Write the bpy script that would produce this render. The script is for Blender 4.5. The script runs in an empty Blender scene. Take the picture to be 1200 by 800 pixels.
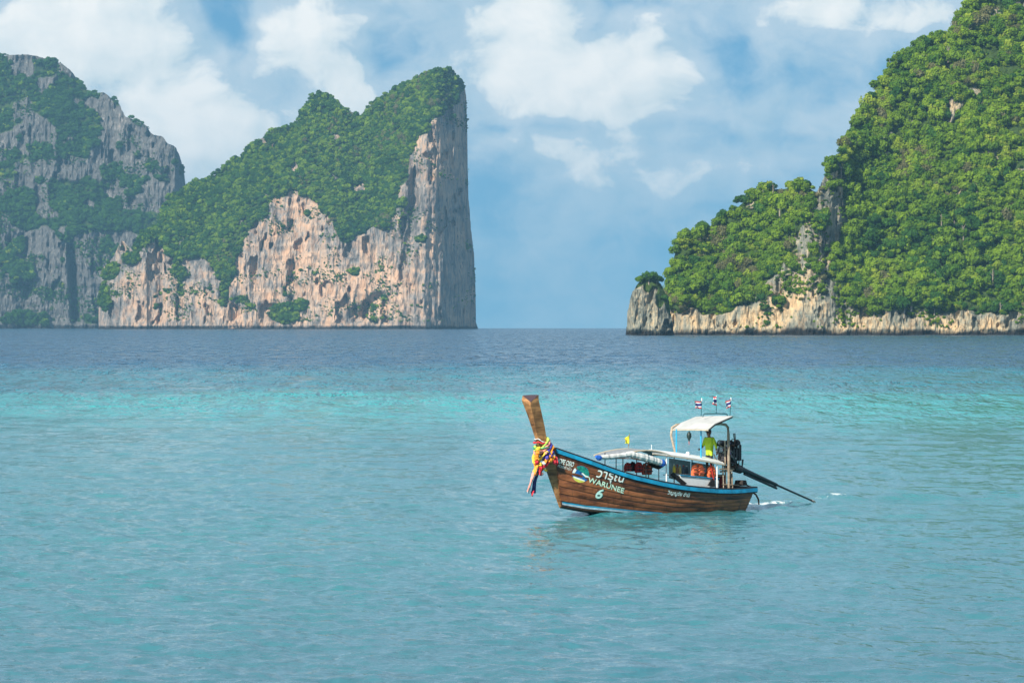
import bpy, bmesh, math, random
import numpy as np
from mathutils import Vector, Matrix, Euler

random.seed(7)
rng = np.random.default_rng(11)
scene = bpy.context.scene
COL = scene.collection

# ------------------------------------------------------------------ camera
F_PX = 5000.0            # focal length in photograph pixels (1200 wide) = 150 mm
CAM_H = 7.1              # a viewing spot a few metres above the water
R_EARTH = 7.43e6         # earth radius with refraction: the sea really curves away
EYE_PY = 377.6           # photograph row of eye level
PITCH = math.atan((400 - EYE_PY) / F_PX)
cam = bpy.data.cameras.new('camera')
cam.lens = 150.0; cam.sensor_width = 36.0; cam.sensor_fit = 'HORIZONTAL'
cam.clip_start = 1.0; cam.clip_end = 60000.0
camo = bpy.data.objects.new('camera', cam); COL.objects.link(camo)
camo.location = (0, 0, CAM_H)
camo.rotation_euler = (math.pi/2 - PITCH, 0, 0)
scene.camera = camo

# ------------------------------------------------------------------ light
TO_SUN = Vector((-0.45, -0.69, 0.57)).normalized()
SUN_EL = math.asin(TO_SUN.z)
SUN_AZ = math.atan2(TO_SUN.x, TO_SUN.y)
sun = bpy.data.lights.new('sun', 'SUN'); sun.energy = 5.0; sun.angle = math.radians(0.6)
sun.color = (1.0, 0.93, 0.82)
suno = bpy.data.objects.new('sun', sun); COL.objects.link(suno)
suno.rotation_euler = TO_SUN.to_track_quat('Z', 'Y').to_euler()
suno.location = (-50, -60, 80)

scene.view_settings.view_transform = 'Standard'
scene.view_settings.look = 'None'
scene.view_settings.exposure = 0.65
scene.view_settings.gamma = 1.0
scene.view_settings.use_curve_mapping = False
scene.cycles.max_bounces = 6
scene.cycles.volume_bounces = 0
scene.cycles.use_denoising = True


class NT:
    """tiny node helper"""
    def __init__(s, tree): s.t = tree; s.n = tree.nodes; s.l = tree.links
    def new(s, kind, **kw):
        n = s.n.new(kind)
        for k, v in kw.items(): setattr(n, k, v)
        return n
    def link(s, a, b): s.l.new(a, b)
    def setin(s, node, key, v):
        if v is None: return
        if hasattr(v, 'is_output'): s.l.new(v, node.inputs[key])
        else: node.inputs[key].default_value = v
    def math(s, op, a, b=None, c=None, clamp=False):
        n = s.n.new('ShaderNodeMath'); n.operation = op; n.use_clamp = clamp
        s.setin(n, 0, a); s.setin(n, 1, b); s.setin(n, 2, c)
        return n.outputs[0]
    def vmath(s, op, a, b=None):
        n = s.n.new('ShaderNodeVectorMath'); n.operation = op
        s.setin(n, 0, a); s.setin(n, 1, b)
        return n.outputs[0]
    def noise(s, vec, scale=1, detail=3, rough=0.5, dist=0.0):
        n = s.n.new('ShaderNodeTexNoise'); n.noise_dimensions = '3D'
        s.setin(n, 'Vector', vec); s.setin(n, 'Scale', scale); s.setin(n, 'Detail', detail)
        s.setin(n, 'Roughness', rough); s.setin(n, 'Distortion', dist)
        return n.outputs['Fac']
    def ramp(s, fac, stops, interp='LINEAR'):
        n = s.n.new('ShaderNodeValToRGB'); cr = n.color_ramp; cr.interpolation = interp
        while len(cr.elements) < len(stops): cr.elements.new(0.5)
        for e, (p, c) in zip(cr.elements, stops):
            e.position = p; e.color = (c[0], c[1], c[2], 1) if len(c) == 3 else c
        s.setin(n, 'Fac', fac)
        return n.outputs['Color']
    def mix(s, fac, a, b, mode='MIX'):
        n = s.n.new('ShaderNodeMix'); n.data_type = 'RGBA'; n.blend_type = mode
        s.setin(n, 0, fac)
        for key, v in ((6, a), (7, b)):
            if isinstance(v, tuple) and len(v) == 3: v = (*v, 1)
            s.setin(n, key, v)
        return n.outputs[2]
    def maprange(s, v, a, b, c=0.0, d=1.0, smooth=True):
        n = s.n.new('ShaderNodeMapRange'); n.interpolation_type = 'SMOOTHSTEP' if smooth else 'LINEAR'
        s.setin(n, 0, v); s.setin(n, 1, a); s.setin(n, 2, b); s.setin(n, 3, c); s.setin(n, 4, d)
        return n.outputs[0]
    def sepxyz(s, v):
        n = s.n.new('ShaderNodeSeparateXYZ'); s.setin(n, 0, v); return n.outputs
    def comb(s, x, y, z):
        n = s.n.new('ShaderNodeCombineXYZ'); s.setin(n, 0, x); s.setin(n, 1, y); s.setin(n, 2, z); return n.outputs[0]
    def attr(s, name):
        n = s.n.new('ShaderNodeAttribute'); n.attribute_name = name; return n
    def bump(s, h, strength=1.0, dist=0.1, normal=None):
        n = s.n.new('ShaderNodeBump'); s.setin(n, 'Height', h)
        s.setin(n, 'Strength', strength); s.setin(n, 'Distance', dist); s.setin(n, 'Normal', normal)
        return n.outputs[0]


# ------------------------------------------------------------------ sky
world = bpy.data.worlds.new('World'); scene.world = world; world.use_nodes = True
w = NT(world.node_tree); w.n.clear()
tc = w.new('ShaderNodeTexCoord')
dirv = tc.outputs['Generated']
dx, dy, dz = w.sepxyz(dirv)
el = w.math('ARCSINE', dz)                       # elevation, radians
az = w.math('ARCTAN2', dx, dy)                   # azimuth from the view axis, radians
DEG = 180 / math.pi
azd = w.math('MULTIPLY', az, DEG); eld = w.math('MULTIPLY', el, DEG)
# clear tropical air: sample the atmosphere a little higher than the dusty horizon
zlift = w.math('MAXIMUM', w.math('ADD', w.math('MULTIPLY', dz, 0.85), 0.16), 0.05)
svec = w.vmath('NORMALIZE', w.comb(dx, dy, zlift))
sky = w.new('ShaderNodeTexSky', sky_type='NISHITA')
sky.sun_disc = False
sky.sun_elevation = SUN_EL; sky.sun_rotation = SUN_AZ
sky.air_density = 1.0; sky.dust_density = 0.4; sky.ozone_density = 2.2
w.link(svec, sky.inputs['Vector'])
skycol = w.mix(1.0, sky.outputs[0], (0.54, 0.91, 0.99), 'MULTIPLY')

def sky_deg(px, py):           # where a thing in the sky stands, degrees
    return math.degrees((px - 600) / F_PX), math.degrees((EYE_PY - py) / F_PX)
cp = w.comb(azd, w.math('MULTIPLY', eld, 1.25), 0.0)
warp = w.new('ShaderNodeTexNoise'); w.setin(warp, 'Vector', cp); w.setin(warp, 'Scale', 0.9); w.setin(warp, 'Detail', 2.0)
cpw = w.vmath('ADD', cp, w.vmath('MULTIPLY', w.vmath('SUBTRACT', warp.outputs['Color'], (0.5, 0.5, 0.5)), (0.9, 0.6, 0)))
def cloud_noise(off):
    v = w.vmath('ADD', cpw, off)
    a = w.noise(v, 0.62, 6, 0.55)
    return a
# cloud masses: centre px, radii px, weight
MASSES = [(105, 30, 100, 60, .34), (175, 115, 110, 95, .36), (40, 55, 70, 45, .24), (250, 175, 90, 60, .16), (330, 190, 90, 70, .16),
          (345, 40, 48, 58, .32), (418, 104, 32, 34, .62), (625, 40, 75, 80, .42), (745, 85, 66, 55, .42), (640, 100, 100, 34, .30),
          (560, 50, 45, 70, .16), (660, 172, 110, 36, .18), (970, 12, 100, 26, .34), (1092, 22, 36, 22, .32), (930, 130, 150, 24, .17),
          (895, 195, 85, 26, .20), (700, 255, 110, 22, .10), (480, 35, 90, 50, .09),
          (1000, 170, 90, 30, .12), (760, 200, 90, 30, .10), (850, 75, 46, 56, -.28), (270, 35, 30, 55, -.22), (455, 75, 24, 30, -.16), (692, 36, 20, 28, -.22), (300, 115, 46, 26, -.10),
          (640, 143, 110, 8, -.20), (590, 230, 40, 90, -.12)]
acc = None
for (px, py, rx, ry, wt) in MASSES:
    a0, e0 = sky_deg(px, py); kx = F_PX/DEG/rx; ky = F_PX/DEG/ry/1.25
    n = w.n.new('ShaderNodeVectorMath'); n.operation = 'MULTIPLY_ADD'
    w.setin(n, 0, cpw); n.inputs[1].default_value = (kx, ky, 0); n.inputs[2].default_value = (-a0*kx, -e0*1.25*ky, 0)
    d = w.n.new('ShaderNodeVectorMath'); d.operation = 'DOT_PRODUCT'; w.link(n.outputs[0], d.inputs[0]); w.link(n.outputs[0], d.inputs[1])
    g = w.math('POWER', 0.3679, d.outputs['Value'])
    acc = w.math('MULTIPLY', g, wt) if acc is None else w.math('MULTIPLY_ADD', g, wt, acc)
n0 = cloud_noise((3.1, 7.7, 0.0))
n1 = cloud_noise((3.1 - 0.22, 7.7 + 0.2, 0.0))
fine = w.noise(w.vmath('ADD', cpw, (1, 2, 0)), 2.2, 6, 0.62)
# the same broken cumulus goes on over the whole sky
dens = w.math('ADD', w.math('ADD', n0, acc), w.math('MULTIPLY', w.math('SUBTRACT', fine, 0.5), 0.36))
cover = w.maprange(dens, 0.53, 0.80)
veil = w.maprange(dens, 0.27, 0.64, 0.0, 0.58)
cov = w.math('MAXIMUM', cover, veil)
cov = w.math('MULTIPLY', cov, w.maprange(eld, -0.5, 2.6, 0.28, 1.0))
relief = w.math('MULTIPLY', w.math('SUBTRACT', n0, n1), 2.2)
thick = w.maprange(dens, 0.55, 1.0)
lit = w.math('ADD', w.math('ADD', 0.42, relief), w.math('MULTIPLY', thick, 0.38), clamp=True)
cloudcol = w.mix(lit, (5.4, 6.9, 7.6), (10.0, 10.0, 9.7))
final = w.mix(cov, skycol, cloudcol)
bg = w.new('ShaderNodeBackground'); bg.inputs['Strength'].default_value = 0.070
w.link(final, bg.inputs['Color'])
wo = w.new('ShaderNodeOutputWorld'); w.link(bg.outputs[0], wo.inputs['Surface'])

# ------------------------------------------------------------------ numpy noise
def _hash(ix, iy, iz, seed):
    n = (ix.astype(np.int64)*374761393 + iy.astype(np.int64)*668265263 + iz.astype(np.int64)*1274126177 + seed*974634541) & 0xffffffff
    n = ((n ^ (n >> 13)) * 1274126177) & 0xffffffff
    n = ((n ^ (n >> 16)) * 2246822519) & 0xffffffff
    return ((n ^ (n >> 15)) & 0xffffff) / float(0xffffff)
def vnoise(x, y, seed=0):
    x = np.asarray(x, float); y = np.asarray(y, float)
    ix = np.floor(x); iy = np.floor(y); fx = x-ix; fy = y-iy
    fx = fx*fx*fx*(fx*(fx*6-15)+10); fy = fy*fy*fy*(fy*(fy*6-15)+10)
    z = np.zeros_like(ix)
    a = _hash(ix, iy, z, seed); b = _hash(ix+1, iy, z, seed); c = _hash(ix, iy+1, z, seed); d = _hash(ix+1, iy+1, z, seed)
    return (a*(1-fx)+b*fx)*(1-fy) + (c*(1-fx)+d*fx)*fy
def fbm(x, y, octv=4, seed=0, gain=0.5):
    s = 0; a = 1; t = 0
    for i in range(octv):
        s = s + a*vnoise(x*2**i + 17.3*i, y*2**i - 9.1*i, seed+i*13); t += a; a *= gain
    return s/t
def ridged(x, y, octv=4, seed=0):
    s = 0; a = 1; t = 0
    for i in range(octv):
        s = s + a*(1-np.abs(2*vnoise(x*2**i+5.1*i, y*2**i+2.7*i, seed+i*7)-1)); t += a; a *= 0.5
    return s/t
def sstep(a, b, x):
    t = np.clip((x-a)/(b-a), 0, 1); return t*t*(3-2*t)
def in_poly(px, py, poly):
    poly = np.asarray(poly, float); inside = np.zeros(px.shape, bool)
    j = len(poly)-1
    for i in range(len(poly)):
        xi, yi = poly[i]; xj, yj = poly[j]
        if yi != yj:
            c = ((yi > py) != (yj > py)) & (px < (xj-xi)*(py-yi)/(yj-yi)+xi)
            inside ^= c
        j = i
    return inside
def blur(a, n):
    for _ in range(n):
        p = np.pad(a, 1, mode='edge')
        a = (p[1:-1, 1:-1]*2 + p[:-2, 1:-1] + p[2:, 1:-1] + p[1:-1, :-2] + p[1:-1, 2:])/6
    return a

# ------------------------------------------------------------------ materials
def new_mat(name):
    m = bpy.data.materials.new(name); m.use_nodes = True
    t = NT(m.node_tree); b = t.n['Principled BSDF']
    return m, t, b
MATS = {}
def paint(name, col, rough=0.5, metal=0.0, vary=0.12, scale=6.0, spec=0.4, dirt=None):
    if name in MATS: return MATS[name]
    m, t, b = new_mat(name)
    tc = t.new('ShaderNodeTexCoord')
    n = t.noise(tc.outputs['Object'], scale, 4, 0.6)
    lo = tuple(c*(1-vary*1.6) for c in col); hi = tuple(min(1, c*(1+vary)) for c in col)
    c = t.ramp(n, [(0.3, lo), (0.7, hi)])
    if dirt:
        n2 = t.noise(tc.outputs['Object'], scale*0.6, 5, 0.7)
        c = t.mix(t.maprange(n2, 0.5, 0.72, 0, 0.7), c, dirt)
    t.link(c, b.inputs['Base Color'])
    b.inputs['Roughness'].default_value = rough; b.inputs['Metallic'].default_value = metal
    b.inputs['Specular IOR Level'].default_value = spec
    MATS[name] = m
    return m

def rock_mat():
    m, t, b = new_mat('limestone')
    geo = t.new('ShaderNodeNewGeometry'); P = geo.outputs['Position']
    veg = t.attr('veg').outputs['Fac']; tone = t.attr('tone').outputs['Fac']; hgt = t.attr('above_water').outputs['Fac']; sc = t.attr('unit').outputs['Fac']
    Pn = t.vmath('DIVIDE', P, t.comb(sc, sc, sc))          # sizes in units of the island's own grain
    streak = t.noise(t.vmath('MULTIPLY', Pn, (0.22, 0.22, 0.035)), 1.0, 5, 0.62, 0.4)
    fine = t.noise(t.vmath('MULTIPLY', Pn, (0.5, 0.5, 0.2)), 1.0, 5, 0.7)
    big = t.noise(t.vmath('MULTIPLY', Pn, (0.03, 0.03, 0.03)), 1.0, 4, 0.6)
    tn = t.math('ADD', tone, t.math('MULTIPLY', t.math('SUBTRACT', big, 0.5), 2.1))
    tn = t.math('ADD', tn, t.math('MULTIPLY', t.math('SUBTRACT', streak, 0.5), 1.7), clamp=True)
    c = t.ramp(tn, [(0.0, (0.10, 0.098, 0.095)), (0.3, (0.205, 0.19, 0.178)), (0.52, (0.36, 0.28, 0.222)), (0.75, (0.50, 0.34, 0.232)), (1.0, (0.60, 0.39, 0.26))])
    dark = t.maprange(t.noise(t.vmath('MULTIPLY', Pn, (0.30, 0.30, 0.045)), 1.0, 5, 0.65, 0.6), 0.52, 0.63, 0.0, 0.85)
    c = t.mix(dark, c, (0.10, 0.10, 0.097))
    pale = t.maprange(fine, 0.53, 0.66, 0.0, 0.25)
    c = t.mix(pale, c, (0.60, 0.56, 0.48))
    rust = t.maprange(t.noise(t.vmath('MULTIPLY', Pn, (0.11, 0.11, 0.06)), 1.0, 4, 0.6), 0.5, 0.62, 0.0, 0.6)
    c = t.mix(t.math('MULTIPLY', rust, tone), c, (0.50, 0.27, 0.14))
    cream = t.attr('cream').outputs['Fac']
    c = t.mix(cream, c, t.mix(1.0, c, (1.06, 1.15, 0.98), 'MULTIPLY'))
    # green film of small plants on the rougher rock
    moss = t.noise(t.vmath('MULTIPLY', Pn, (0.28, 0.28, 0.2)), 1.0, 5, 0.7)
    mm = t.maprange(t.math('ADD', moss, t.math('MULTIPLY', veg, 0.7)), 0.72, 0.86)
    gcol = t.ramp(fine, [(0.3, (0.022, 0.045, 0.010)), (0.7, (0.06, 0.10, 0.02))])
    c = t.mix(mm, c, gcol)
    # black tidal band
    tide = t.maprange(t.math('ADD', hgt, t.math('MULTIPLY', t.math('SUBTRACT', big, 0.5), 5.0)), 0.7, 2.4, 1.0, 0.0)
    c = t.mix(tide, c, (0.018, 0.017, 0.016))
    t.link(c, b.inputs['Base Color'])
    b.inputs['Roughness'].default_value = 0.92; b.inputs['Specular IOR Level'].default_value = 0.15
    hn = t.math('ADD', t.math('MULTIPLY', fine, 1.0), t.math('MULTIPLY', streak, 2.0))
    bm = t.n.new('ShaderNodeBump'); t.setin(bm, 'Height', t.math('MULTIPLY', hn, sc)); bm.inputs['Strength'].default_value = 0.9; bm.inputs['Distance'].default_value = 1.6
    t.link(bm.outputs[0], b.inputs['Normal'])
    return m
ROCK = rock_mat()

def leaf_mat(name, lo, hi):
    m = bpy.data.materials.new(name); m.use_nodes = True
    t = NT(m.node_tree); t.n.clear()
    oi = t.new('ShaderNodeObjectInfo'); geo = t.new('ShaderNodeNewGeometry')
    n = t.noise(t.vmath('MULTIPLY', geo.outputs['Position'], (0.02, 0.02, 0.02)), 1.0, 3, 0.6)
    tcn = t.noise(geo.outputs['Position'], 0.7, 2, 0.5)
    f = t.math('ADD', t.math('MULTIPLY', oi.outputs['Random'], 0.7), t.math('MULTIPLY', t.math('SUBTRACT', n, 0.35), 0.8))
    f = t.math('ADD', f, t.math('MULTIPLY', t.math('SUBTRACT', tcn, 0.5), 0.5), clamp=True)
    c = t.mix(f, lo, hi)
    d = t.new('ShaderNodeBsdfDiffuse'); tr = t.new('ShaderNodeBsdfTranslucent'); mx = t.new('ShaderNodeMixShader')
    t.link(c, d.inputs['Color']); t.link(c, tr.inputs['Color'])
    mx.inputs[0].default_value = 0.42
    t.link(d.outputs[0], mx.inputs[1]); t.link(tr.outputs[0], mx.inputs[2])
    out = t.new('ShaderNodeOutputMaterial'); t.link(mx.outputs[0], out.inputs['Surface'])
    return m
LEAF_MID = leaf_mat('leaf_mid_green', (0.062, 0.155, 0.014), (0.27, 0.40, 0.028))
LEAF_DARK = leaf_mat('leaf_dark_green', (0.028, 0.090, 0.018), (0.08, 0.19, 0.030))
LEAF_LIME = leaf_mat('leaf_yellow_green', (0.20, 0.31, 0.026), (0.36, 0.44, 0.045))
LEAF_DRY = leaf_mat('leaf_dry_olive', (0.13, 0.14, 0.05), (0.24, 0.23, 0.11))
BARK = paint('pale_bark', (0.27, 0.23, 0.18), 0.9, vary=0.3, scale=2.0)

# ------------------------------------------------------------------ mesh helpers
def tag(o, label=None, cat=None, group=None, kind=None):
    if label: o['label'] = label
    if cat: o['category'] = cat
    if group: o['group'] = group
    if kind: o['kind'] = kind
    return o
def empty(name, loc=(0, 0, 0), rz=0.0):
    o = bpy.data.objects.new(name, None); COL.objects.link(o); o.location = loc; o.rotation_euler = (0, 0, rz)
    o.empty_display_size = 0.1
    return o
def np_mesh(name, V, Q, mat, smooth=True, attrs=None):
    me = bpy.data.meshes.new(name)
    V = np.asarray(V, np.float32); Q = np.asarray(Q, np.int32); k = Q.shape[1]
    me.vertices.add(len(V)); me.vertices.foreach_set('co', V.ravel())
    me.loops.add(Q.size); me.loops.foreach_set('vertex_index', Q.ravel())
    me.polygons.add(len(Q)); me.polygons.foreach_set('loop_start', np.arange(0, Q.size, k, dtype=np.int32))
    me.polygons.foreach_set('use_smooth', np.full(len(Q), smooth))
    me.update(calc_edges=True)
    for an, arr in (attrs or {}).items():
        at = me.attributes.new(an, 'FLOAT', 'POINT'); at.data.foreach_set('value', np.asarray(arr, np.float32).ravel())
    if mat: me.materials.append(mat)
    return me
def grid_quads(nr, nc):
    i = np.arange(nr-1)[:, None]*nc + np.arange(nc-1)[None, :]
    return np.stack([i, i+1, i+nc+1, i+nc], -1).reshape(-1, 4)

class MB:
    def __init__(s): s.v = []; s.f = []; s.mi = []
    def add(s, V, Fs, mi=0):
        o = len(s.v); s.v += [tuple(p) for p in V]; s.f += [tuple(i+o for i in f) for f in Fs]; s.mi += [mi]*len(Fs)
    def box(s, c, size, R=None, mi=0, taper=1.0, bev=0.0):
        x, y, z = (d/2 for d in size)
        if bev <= 0:
            V = [Vector((sx*x*(taper if sz > 0 else 1), sy*y*(taper if sz > 0 else 1), sz*z)) for sz in (-1, 1) for sy in (-1, 1) for sx in (-1, 1)]
            Fs = [(0, 2, 3, 1), (4, 5, 7, 6), (0, 1, 5, 4), (2, 6, 7, 3), (0, 4, 6, 2), (1, 3, 7, 5)]
        else:
            bm = bmesh.new(); bmesh.ops.create_cube(bm, size=1.0)
            for v in bm.verts:
                k = taper if v.co.z > 0 else 1
                v.co = Vector((v.co.x*2*x*k, v.co.y*2*y*k, v.co.z*2*z))
            bmesh.ops.bevel(bm, geom=bm.edges[:], offset=bev, segments=2, affect='EDGES', profile=0.5)
            bm.verts.index_update()
            V = [v.co.copy() for v in bm.verts]; Fs = [[v.index for v in f.verts] for f in bm.faces]; bm.free()
        if R is not None: V = [R @ v for v in V]
        c = Vector(c); s.add([v + c for v in V], Fs, mi); return s
    def tube(s, pts, rad, seg=8, mi=0, cap=True, flat=1.0):
        pts = [Vector(p) for p in pts]; n = len(pts)
        if not hasattr(rad, '__len__'): rad = [rad]*n
        V = []; ref = Vector((0.13, 0.21, 0.97))
        for i, p in enumerate(pts):
            d = (pts[min(i+1, n-1)] - pts[max(i-1, 0)])
            d = d.normalized() if d.length > 1e-9 else Vector((0, 0, 1))
            a = d.cross(ref)
            if a.length < 0.2: a = d.cross(Vector((1, 0, 0)))
            a.normalize(); b = d.cross(a)
            for k in range(seg):
                t = 2*math.pi*k/seg
                V.append(p + a*math.cos(t)*rad[i] + b*math.sin(t)*rad[i]*flat)
        Fs = []
        for i in range(n-1):
            for k in range(seg):
                k2 = (k+1) % seg
                Fs.append((i*seg+k, i*seg+k2, (i+1)*seg+k2, (i+1)*seg+k))
        if cap: Fs.append(tuple(range(seg-1, -1, -1))); Fs.append(tuple((n-1)*seg+k for k in range(seg)))
        s.add(V, Fs, mi); return s
    def loft(s, secs, closed=True, cap=True, mi=0):
        m = len(secs[0]); V = [p for sec in secs for p in sec]; Fs = []
        for i in range(len(secs)-1):
            for k in range(m if closed else m-1):
                k2 = (k+1) % m
                Fs.append((i*m+k, i*m+k2, (i+1)*m+k2, (i+1)*m+k))
        if cap and closed:
            Fs.append(tuple(range(m-1, -1, -1))); Fs.append(tuple((len(secs)-1)*m+k for k in range(m)))
        s.add(V, Fs, mi); return s
    def sphere(s, c, r, seg=10, ring=7, mi=0, noise=0.0, seed=0):
        rr = random.Random(seed); c = Vector(c)
        if not hasattr(r, '__len__'): r = (r, r, r)
        V = []; Fs = []
        for i in range(ring+1):
            ph = math.pi*i/ring
            for k in range(seg):
                th = 2*math.pi*k/seg; q = 1 + noise*(rr.random()-0.5)
                V.append(c + Vector((r[0]*math.sin(ph)*math.cos(th), r[1]*math.sin(ph)*math.sin(th), r[2]*math.cos(ph)))*q)
        for i in range(ring):
            for k in range(seg):
                k2 = (k+1) % seg
                Fs.append((i*seg+k, (i+1)*seg+k, (i+1)*seg+k2, i*seg+k2))
        s.add(V, Fs, mi); return s
    def sheet(s, P, th, mi=0):
        """P: rows x cols of points; gives a sheet of thickness th along its normal"""
        nr, nc = len(P), len(P[0]); top = []; bot = []
        for i in range(nr):
            for j in range(nc):
                a = Vector(P[min(i+1, nr-1)][j]) - Vector(P[max(i-1, 0)][j]); b = Vector(P[i][min(j+1, nc-1)]) - Vector(P[i][max(j-1, 0)])
                nn = a.cross(b); nn = nn.normalized() if nn.length > 1e-12 else Vector((0, 0, 1))
                top.append(Vector(P[i][j]) + nn*th/2); bot.append(Vector(P[i][j]) - nn*th/2)
        N = nr*nc; Fs = []
        for i in range(nr-1):
            for j in range(nc-1):
                a, b, c, d = i*nc+j, i*nc+j+1, (i+1)*nc+j+1, (i+1)*nc+j
                Fs.append((a, d, c, b)); Fs.append((N+a, N+b, N+c, N+d))
        edge = [(0, j) for j in range(nc)] + [(i, nc-1) for i in range(1, nr)] + [(nr-1, j) for j in range(nc-2, -1, -1)] + [(i, 0) for i in range(nr-2, 0, -1)]
        for e in range(len(edge)):
            a = edge[e][0]*nc+edge[e][1]; b = edge[(e+1) % len(edge)]; b = b[0]*nc+b[1]
            Fs.append((a, b, N+b, N+a))
        s.add(top+bot, Fs, mi); return s
    def mesh(s, name, mats, off=(0, 0, 0), smooth=False, angle=35):
        me = bpy.data.meshes.new(name); o = Vector(off)
        me.from_pydata([Vector(v)-o for v in s.v], [], s.f)
        for m in (mats if isinstance(mats, (list, tuple)) else [mats]): me.materials.append(m)
        if len(set(s.mi)) > 1: me.polygons.foreach_set('material_index', s.mi)
        bm = bmesh.new(); bm.from_mesh(me); bmesh.ops.recalc_face_normals(bm, faces=bm.faces[:]); bm.to_mesh(me); bm.free()
        if smooth:
            me.polygons.foreach_set('use_smooth', [True]*len(me.polygons))
            try: me.set_sharp_from_angle(angle=math.radians(angle))
            except Exception: pass
        me.update(); return me
    def build(s, name, mats, parent=None, off=(0, 0, 0), smooth=False, angle=35):
        o = bpy.data.objects.new(name, s.mesh(name, mats, off, smooth, angle)); COL.objects.link(o)
        if parent is not None: o.parent = parent
        return o

# ------------------------------------------------------------------ the sea
def sea_level(r): return -r*r/(2*R_EARTH)
def pix_dir(px, py):
    d = Vector(((px-600)/F_PX, (400-py)/F_PX, -1.0))
    return Euler((math.pi/2-PITCH, 0, 0)).to_matrix() @ d
def on_water(px, py):
    d = pix_dir(px, py); s = -CAM_H/d.z
    return d.x*s, d.y*s

def ocean_tile(n, size, peak, wind, seed, rms):
    r = np.random.default_rng(seed)
    k = np.fft.fftfreq(n, size/n)*2*np.pi
    kx, ky = np.meshgrid(k, k); kk = np.sqrt(kx**2+ky**2); kk[0, 0] = 1
    kp = 2*np.pi/peak
    spec = np.exp(-1.25*(kp/kk)**2)/kk**3.35*np.exp(-(kk*0.035)**2)
    c = (kx*math.cos(wind)+ky*math.sin(wind))/kk
    spec *= 0.25+0.75*np.abs(c)**1.5
    spec[0, 0] = 0
    h = np.fft.ifft2(np.sqrt(spec)*(r.normal(size=(n, n))+1j*r.normal(size=(n, n)))).real
    g = np.gradient(h, size/n)
    return h*rms/h.std()
def tile_at(T, size, x, y):
    n = T.shape[0]; u = (x/size % 1)*n; v = (y/size % 1)*n
    i = np.floor(u).astype(int); j = np.floor(v).astype(int); fu = u-i; fv = v-j
    i %= n; j %= n; i2 = (i+1) % n; j2 = (j+1) % n
    return (T[j, i]*(1-fu)+T[j, i2]*fu)*(1-fv)+(T[j2, i]*(1-fu)+T[j2, i2]*fu)*fv
WAVE_A = ocean_tile(512, 83.0, 2.4, math.radians(62), 3, 0.027)
WAVE_C = ocean_tile(512, 1700.0, 34.0, math.radians(80), 8, 0.13)
WAVE_B = ocean_tile(512, 311.0, 11.0, math.radians(75), 5, 0.042)

# the boat's place on the water is needed for its wake
THETA = math.radians(40)
BOAT_O = Vector((272/F_PX*162.0, 162.0, sea_level(162)))
FWD = Vector((-math.cos(THETA), -math.sin(THETA), 0)); PORT = Vector((math.sin(THETA), -math.cos(THETA), 0))

def sea_height(x, y):
    r = np.sqrt(x*x+y*y)
    fa = 1-sstep(150, 330, r); fb = 1-sstep(700, 2200, r)
    gust = 0.6+0.8*fbm(x/23, y/70, 3, 21)
    h = tile_at(WAVE_A, 83.0, x, y)*fa*gust + tile_at(WAVE_B, 311.0, x+40, y+11)*fb + tile_at(WAVE_C, 1700.0, x+300, y+90)*sstep(220, 520, r)*(1-sstep(2500, 5000, r))
    return h
WAKE = [on_water(*p) for p in ((872, 595), (900, 592), (945, 589), (985, 587.5), (1050, 586), (1120, 584.5), (1210, 583), (1300, 582))]
def seg_dist(x, y, pts):
    best = np.full(x.shape, 1e9); along = np.zeros(x.shape); L0 = 0
    for (ax, ay), (bx, by) in zip(pts[:-1], pts[1:]):
        dx_, dy_ = bx-ax, by-ay; L = math.hypot(dx_, dy_)
        t = np.clip(((x-ax)*dx_+(y-ay)*dy_)/L**2, 0, 1)
        d = np.hypot(x-ax-t*dx_, y-ay-t*dy_); m = d < best
        best = np.where(m, d, best); along = np.where(m, L0+t*L, along); L0 += L
    return best, along

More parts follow.
